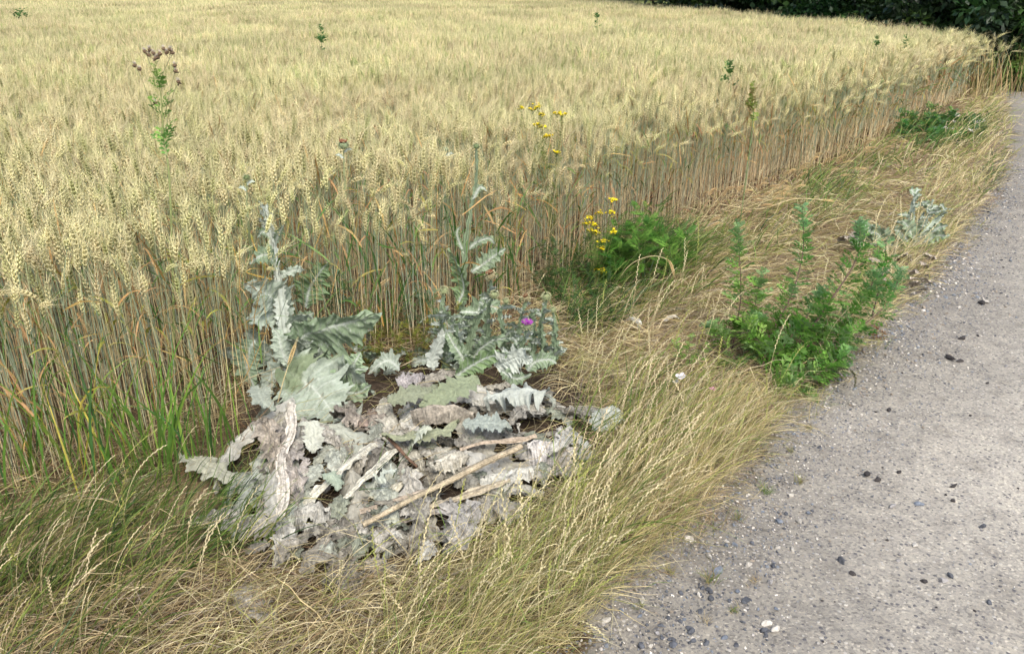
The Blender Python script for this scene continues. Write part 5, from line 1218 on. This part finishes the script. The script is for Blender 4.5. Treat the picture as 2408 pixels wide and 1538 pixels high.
def put_stone(kind, a, b, r, label=None, sq=None):
    c = G(a, b); z = float(zg(c[0], c[1])); o = bpy.data.objects.new('stone' if kind != 'black' else 'tar_lump', SM[kind][int(R.integers(0, 8))]); COL.objects.link(o)
    o.location = (c[0], c[1], z + r * .3); o.rotation_euler = (R.normal(0, .25), R.normal(0, .25), R.uniform(0, 6.28)); o.scale = (sq[0], sq[1], sq[2] * 1.6) if sq else (r, r * R.uniform(.7, 1), r * R.uniform(.9, 1.3))
    tag(o, label or KINDS_[kind][1], 'stone' if kind != 'black' else 'lump'); 
    if not label: o['group'] = KINDS_[kind][2]
def scat(kind, n, poly, r0, r1):
    xs = [p[0] for p in poly]; ys = [p[1] for p in poly]; k = 0
    while k < n:
        a, b = R.uniform(min(xs), max(xs)), R.uniform(min(ys), max(ys))
        if inpoly(A([a]), A([b]), poly)[0]:
            put_stone(kind, a, b, r0 + (r1 - r0) * R.random() ** 2.5); k += 1
SHO = [(1350, 1530), (1480, 1380), (1640, 1240), (1800, 1060), (1950, 920), (2040, 960), (1950, 1150), (1850, 1350), (1800, 1530)]
ROADP = [(1850, 1530), (1900, 1250), (2060, 900), (2250, 650), (2330, 500), (2400, 500), (2400, 1530)]
scat('dark', 62, [(1440, 1530), (1560, 1400), (1700, 1370), (1790, 1440), (1820, 1530)], .006, .017); scat('dark', 24, SHO, .005, .014)
scat('white', 34, SHO, .004, .015); scat('blue', 40, SHO, .005, .015); scat('grey', 30, ROADP, .005, .016); scat('grey', 20, SHO, .005, .018); scat('black', 30, ROADP, .005, .016); scat('white', 18, ROADP, .004, .009)
for a, b, r, lab, sq in [(2230, 848, .03, 'largest flat black tar lump on the road right of the mugwort', (.042, .022, .012)), (2255, 856, .02, 'smaller black tar lump touching the right end of the largest one', (.022, .016, .011)),
    (2308, 718, .025, 'rounded dark lump on the far road beside a pale one', (.03, .022, .02)), (2318, 716, .02, 'pale grey stone leaning on the rounded dark lump of the far road', None), (2258, 800, .017, 'oval black lump between the far lump and the largest tar lump', (.022, .016, .013)),
    (2040, 1118, .02, 'elongated black tar lump in the middle of the road', (.03, .013, .011)), (2062, 1132, .015, 'small black crumb right below the elongated tar lump', None), (2240, 1150, .014, 'small black crumb alone right of the elongated tar lump', (.02, .01, .009)),
    (2160, 1190, .014, 'dark slate stone alone in the middle of the road', (.018, .013, .01)), (2305, 1253, .014, 'dark brown oval stone at the right of the near road', (.017, .013, .012)), (1978, 1332, .014, 'brown black angular stone on the near road', (.018, .015, .012)),
    (2232, 1372, .014, 'dark cubic stone on the near road right of centre', None), (2320, 1440, .012, 'dark pebble near the lower right corner of the road', None), (1820, 1495, .02, 'light stone with a green grey side at the bottom of the shoulder', (.02, .015, .014)),
    (1802, 1480, .018, 'green grey stone touching the light one at the bottom', (.018, .013, .01)), (1622, 1268, .018, 'white wedge shaped stone at the tip of the verge grass', (.02, .014, .013)), (1668, 1312, .018, 'whitish square stone on the shoulder below the white wedge', None),
    (1508, 1422, .016, 'bright white stone on the dark patch of the shoulder', None), (1642, 1404, .014, 'pale blue white stone in the dark patch of the shoulder', None), (1420, 1468, .018, 'cream stone at the foot of the near verge grass', (.022, .014, .012)),
    (1690, 1345, .02, 'blue grey block shaped stone on the shoulder', (.022, .02, .014)), (1830, 1225, .015, 'slate stone beside the shoulder tufts', (.018, .012, .01)), (2150, 1290, .015, 'flat pale stone in the near road', (.022, .012, .004))]:
    kd = 'black' if any(w in lab for w in ('tar', 'lump', 'crumb')) and 'pale grey' not in lab else ('white' if any(w in lab for w in ('white', 'light', 'cream', 'pale')) else ('blue' if 'blue' in lab or 'slate' in lab or 'green' in lab else 'dark'))
    put_stone(kd, a, b, r, lab, sq)
# fine gravel
lo_rocks = []
for kd, c in (('a', lin(150, 146, 140)), ('b', lin(112, 114, 118)), ('c', lin(196, 190, 178)), ('d', lin(74, 76, 80)), ('e', lin(134, 124, 110)), ('f', lin(110, 116, 122))):
    v, f = rock(500 + ord(kd), 1, .55); m = MB(); m.add(v, f, c); lo_rocks.append(m.mesh('gravel_grain', M_STONE, False))
x = R.uniform(0, 7, 330000); y = R.uniform(.9, 7.5, 330000); d = np.hypot(x, y); dr = dist_poly(x, y, re_); rin = road_in(x, y)
pr = np.where(rin, .14 + .85 * np.clip(1 - dr / .6, 0, 1) ** 1.4, .75 * np.clip(1 - dr / .12, 0, 1)) * np.clip(2.6 / d, 0, 1) ** 1.6 * (.5 + n2(x, y, 2.5, 88)) * 1.25
px, py = px_of(x, y); dkp = np.exp(-(((px - 1640) / 130) ** 2 + ((py - 1470) / 70) ** 2)); pr = np.clip(pr + dkp * .6 * rin, 0, 1)
k = (R.random(len(x)) < pr) & (px < 2500) & (py < 1640); x, y, d, dkp = x[k], y[k], d[k], dkp[k]; n = len(x)
sz = R.uniform(.0012, .0032, n) * (1 + .9 * np.clip(1 - dist_poly(x, y, re_) / .6, 0, 1)) * np.where(R.random(n) < .12, 1.7, 1) * np.clip(d / 2.6, 1, 1.8)
id_ = R.choice(6, n, p=[.27, .22, .14, .14, .13, .1]); drk = dist_poly(x, y, re_); id_ = np.where(R.random(n) < np.clip(1 - drk / .5, 0, 1) * .25, R.choice([1, 3, 5], n), id_); id_ = np.where(R.random(n) < dkp * .85, 3, id_)
stuff_points('gravel', np.stack([x, y, zg(x, y) + sz * .25], 1), R.uniform(0, 6.28, (n, 3)) * A([.1, .1, 1]), sz, 5 - id_, lo_rocks, 'gravel', 'loose fine gravel and grit strewn over the shoulder and the road')
print('gravel', n)
# little grass tufts on the shoulder
for px, py, nb, l, cs, lab in [(1800, 1158, 40, .055, [GRN, LGRN], 'fresh green grass tuft alone on the gravel shoulder'), (1880, 1133, 34, .05, [OLIVE, HAY], 'olive dry grass tuft right of the fresh green one'),
        (1738, 1222, 36, .05, [OLIVE, GRN, HAY], 'sparse grass tuft on the shoulder below the fresh green one'), (1668, 1372, 46, .075, [OLIVE, GRN, HAY], 'spiky grass tuft in the near shoulder beside the dark stones'),
        (1578, 1352, 40, .05, [OLIVE, STRAW], 'straw coloured tuft between verge grass and the spiky tuft'), (1775, 1375, 24, .03, [HAY, STRAW], 'tiny tan tuft right of the spiky tuft'),
        (1722, 1448, 30, .035, [STRAW, OLIVE, GRN], 'small yellowish tuft in the dark patch of the shoulder'), (1655, 1470, 16, .04, [STRAW], 'few pale straws standing among the dark stones'),
        (1858, 1062, 24, .04, [HAY, OLIVE], 'small dry tuft under the mugwort on the gravel'), (1500, 1440, 20, .04, [GRN, OLIVE], 'tiny green tuft at the tip of the nearest grass stems'), (1900, 1010, 20, .045, [HAY, OLIVE], 'thin tuft on the gravel beneath the lowest mugwort branch')]:
    c = G(px, py); z = float(zg(c[0], c[1])); t = thing('grass_tuft', lab, 'grass tuft', (c[0], c[1], z)); m = MB(); cc = mixcol(nb, cs, [1 / len(cs)] * len(cs), .15)
    blades(m, np.stack([R.normal(0, .008, nb), R.normal(0, .008, nb), np.zeros(nb)], 1), R.uniform(0, 6.28, nb), R.uniform(.5, 1.1, nb) * l, R.uniform(.05, .8, nb), R.uniform(.4, 1.7, nb), R.uniform(.001, .0018, nb), cc * .8, cc, 5, 1.3, .15, floor=False); m.build('blades', M_GRASS, t)

# ------------------------------------------------------------------ wood edge, bushes, rough grass at the far side
V4 = A([[0, 0, 0], [.5, .3, .06], [1, 0, -.05], [.5, -.3, .06]]); LEAFQ = [(V4, A([[0, 1, 2, 3]]))]
def crown_mesh(rr, h0, h1, rad, nclump, nleaf, size, cols, name='crown'):
    m = MB(); k = 0; cz = rr.uniform(0, 1, nclump) ** .8; ang = rr.uniform(0, 6.28, nclump); prof = rad * np.sqrt(np.clip(1 - ((cz - .38) / .66) ** 2, .05, 1)); rr_ = prof * rr.uniform(.55, 1.0, nclump)
    C0 = np.stack([rr_ * np.cos(ang), rr_ * np.sin(ang), h0 + (h1 - h0) * cz], 1); br = rr.uniform(.75, 1.25, nclump)
    n = nclump * nleaf; ci = np.repeat(np.arange(nclump), nleaf); d = rr.normal(0, 1, (n, 3)); d /= np.linalg.norm(d, axis=1, keepdims=True)
    cr_ = rad * rr.uniform(.14, .3, nclump); pos = C0[ci] + d * (cr_[ci] * rr.uniform(.3, 1, n) ** .5)[:, None] * A([1, 1, .65]); pos[:, 2] = np.maximum(pos[:, 2], .03)
    c = A(cols)[rr.integers(0, len(cols), nclump)][ci] * br[ci][:, None] * rr.uniform(.8, 1.2, (n, 1))
    place(m, LEAFQ, pos, d + rr.normal(0, .6, (n, 3)) - A([0, 0, .4]), A([[0, 0, 1.]]) + rr.normal(0, .45, (n, 3)), size * rr.uniform(.7, 1.3, n), c)
    return m.mesh(name, M_LEAF), C0
rq = np.random.default_rng(77)
TG = [lin(50, 76, 34), lin(38, 62, 30), lin(58, 84, 36)]; TD = [lin(36, 56, 31), lin(30, 48, 29)]; TB = [lin(76, 116, 38), lin(66, 102, 36)]
def tree_proto(cols, H, rad, lab, low=.15):
    cm, C0 = crown_mesh(rq, low, H, rad, 130, 110, .17, cols)
    m = MB(); s = np.linspace(0, 1, 12); pth = np.stack([.15 * np.sin(s * 4), .12 * np.sin(s * 3 + 1), H * .85 * s], 1); sweep(m, pth[None], (.22 * (1 - .8 * s) + .02)[None], lin(70, 60, 48), 9)
    for j in rq.integers(0, len(C0), 22):
        z = min(C0[j][2] * .75 + .3, H * .8); a = A([0, 0, z]); q = C0[j]; sweep(m, np.stack([a, (a + q) / 2 + A([0, 0, .2]), q])[None], A([[.06, .035, .012]]), lin(70, 60, 48), 5)
    return cm, m.mesh('trunk', M_BARK)
TP = {'mid': tree_proto(TG, 8.5, 2.6, ''), 'dark': tree_proto(TD, 9.5, 2.9, ''), 'bright': tree_proto(TB, 6.5, 1.9, '')}
def put_tree(kind, x, y, sc, rz, lab, group=None):
    t = thing('tree', lab, 'tree', (x, y, float(hter(x, y)) - .03), group); t.rotation_euler = (0, 0, rz); t.scale = (sc,) * 3
    for me, nm in zip(TP[kind], ('crown', 'trunk')):
        c = bpy.data.objects.new(nm, me); COL.objects.link(c); c.parent = t
fe = resample(FAR, .5); nrm = A([.45, .9])
def beyond(px, off):                                    # a point behind the far field edge in the direction of picture column px
    best = None
    fx = proj(np.column_stack([fe, np.full(len(fe), .86)]))[0]; i = int(np.argmin(np.abs(fx - px))); p = fe[i]; d = np.hypot(*p); return p * (1 + off / d)
row = [(1720, 2.8, 'dark'), (1770, 2.4, 'mid'), (1810, 3.0, 'dark'), (1885, 2.4, 'mid'), (1960, 2.9, 'dark'), (2035, 2.5, 'mid'), (2150, 2.4, 'bright'), (2105, 3.4, 'dark'), (2215, 2.8, 'dark'), (2290, 3.2, 'mid'), (2370, 3.4, 'dark'), (2460, 4.0, 'mid'), (2560, 5.0, 'dark'), (2660, 6, 'mid')]
pos_lab = ['leftmost', 'second from the left', 'third from the left', 'fourth from the left', 'fifth from the left', 'sixth from the left', 'yellow green', 'just left of the yellow green tree', 'just right of the yellow green tree', 'second right of the yellow green tree', 'above the road bend', 'right of the road bend', 'near the right frame edge', 'farthest to the right']
for (px, off, kd), pn in zip(row, pos_lab):
    p = beyond(min(px, 2372), off + 2.2)
    if px > 2372: p = p + A([(px - 2372) * .0085 * 1.4, (px - 2372) * -.002])
    lab = ('bright yellow green young tree standing before the dark wood edge' if kd == 'bright' else 'dark leafy tree of the front wood edge, ' + pn)
    put_tree(kd, p[0], p[1], R.uniform(.85, 1.1), R.uniform(0, 6.28), lab)
for px in range(1730, 2800, 80):
    p = beyond(min(px, 2372), 8.2); 
    if px > 2372: p = p + A([(px - 2372) * .014, 0])
    put_tree('dark', p[0] + R.normal(0, .4), p[1], R.uniform(.95, 1.2), R.uniform(0, 6.28), 'dark tree in the deep shade of the wood behind the front trees', 'trees deep in the wood')
for i in range(14):                                     # the wood goes on behind the hill edge, to the left of the frame
    put_tree(['dark', 'mid'][i % 2], -34 + i * 3.6, 57 + R.uniform(-2, 2), R.uniform(.9, 1.2), R.uniform(0, 6.28), 'dark tree far beyond the left part of the field', 'trees beyond the far field edge')
shr, _ = crown_mesh(rq, .05, 1.3, .8, 40, 60, .11, TD + TG[:2], 'foliage'); shr2, _ = crown_mesh(rq, .02, .8, .55, 34, 60, .06, [lin(88, 128, 52), lin(110, 138, 66), lin(70, 108, 46)], 'foliage')
def put_shrub(x, y, me, sc, lab, group=None, nm='shrub'):
    t = thing(nm, lab, 'bush', (x, y, float(hter(x, y))), group); t.scale = (sc,) * 3; t.rotation_euler = (0, 0, R.uniform(0, 6.28)); c = bpy.data.objects.new('foliage', me); COL.objects.link(c); c.parent = t
    m = MB(); 
    for j in range(5): sweep(m, A([[[0, 0, 0], [R.normal(0, .12), R.normal(0, .12), .35], [R.normal(0, .3), R.normal(0, .3), .75]]]), A([[.018, .012, .005]]), lin(80, 70, 50), 5)
    c = m.build('stem', M_BARK, t)
for k, px in enumerate(range(1672, 2380, 31)):
    p = beyond(px, R.uniform(1.4, 2.6)); put_shrub(p[0], p[1], shr, R.uniform(.7, 1.25), 'low dark shrub filling the foot of the wood edge', 'dark shrubs at the foot of the wood edge')
for a, b, s, lab in [(2396, 214, .75, 'green bush at the right frame edge beside the road bend, lowest of three'), (2408, 196, .95, 'green bush at the right frame edge above the lowest one'), (2376, 200, .5, 'far green bush where the crop edge meets the wood')]:
    c = G(a, b); put_shrub(c[0], c[1], shr2, s * 1.1, lab)
for a, b, s in [(1600, 9, .9), (1570, 6, .7), (1635, 14, .9)]:
    p = beyond(a, 1.5); put_shrub(p[0], p[1], shr2, s, 'pale green bush at the crest where crop and wood meet, ' + {1600: 'middle of three', 1570: 'leftmost of three', 1635: 'rightmost of three'}[a])
# rough grass strip between far crop and wood, and on the verge behind the bend
g = MB(); n = 26000; i = R.integers(0, len(fe) - 1, n); dd = fe[i] / np.hypot(fe[i][:, 0], fe[i][:, 1])[:, None]; q = fe[i] + dd * (R.random((n, 1)) ** 1.3 * 4.5 - .1) + R.normal(0, .25, (n, 2))
c = mixcol(n, [lin(176, 156, 112), lin(154, 126, 92), lin(190, 170, 122), lin(122, 138, 74)], [.3, .15, .25, .3], .15)
blades(g, np.stack([q[:, 0], q[:, 1], hter(q[:, 0], q[:, 1])], 1), R.uniform(0, 6.28, n), R.uniform(.3, .75, n), R.uniform(0, .25, n), R.uniform(.1, .9, n), R.uniform(.008, .02, n), c * .85, c, 4, 1.5, .1)
x = R.uniform(8.5, 22, 24000); y = R.uniform(11, 24, 24000); k = ~infield(x, y) & ~road_in(x, y) | (road_in(x, y) & (y > 13.6 + .0 * x)); x, y = x[k], y[k]; n = len(x)
c = mixcol(n, [STRAW, HAY, OLIVE, LGRN, STRAW2], [.3, .1, .2, .25, .15], .15)
blades(g, np.stack([x, y, hter(x, y)], 1), R.normal(.3, .9, n), R.uniform(.1, .3, n), R.uniform(0, .5, n), R.uniform(.3, 1.4, n), R.uniform(.005, .012, n), c * .85, c, 4, 1.5, .1)
tag(g.build('rough_grass', M_STRAW), 'brown rough grass between the far crop and the dark wood', 'grass', kind='stuff')
for o in COL.objects:                                   # keep labels within sixteen words
    if 'label' in o and len(o['label'].split()) > 16: print('LONG', o.name, o['label'])
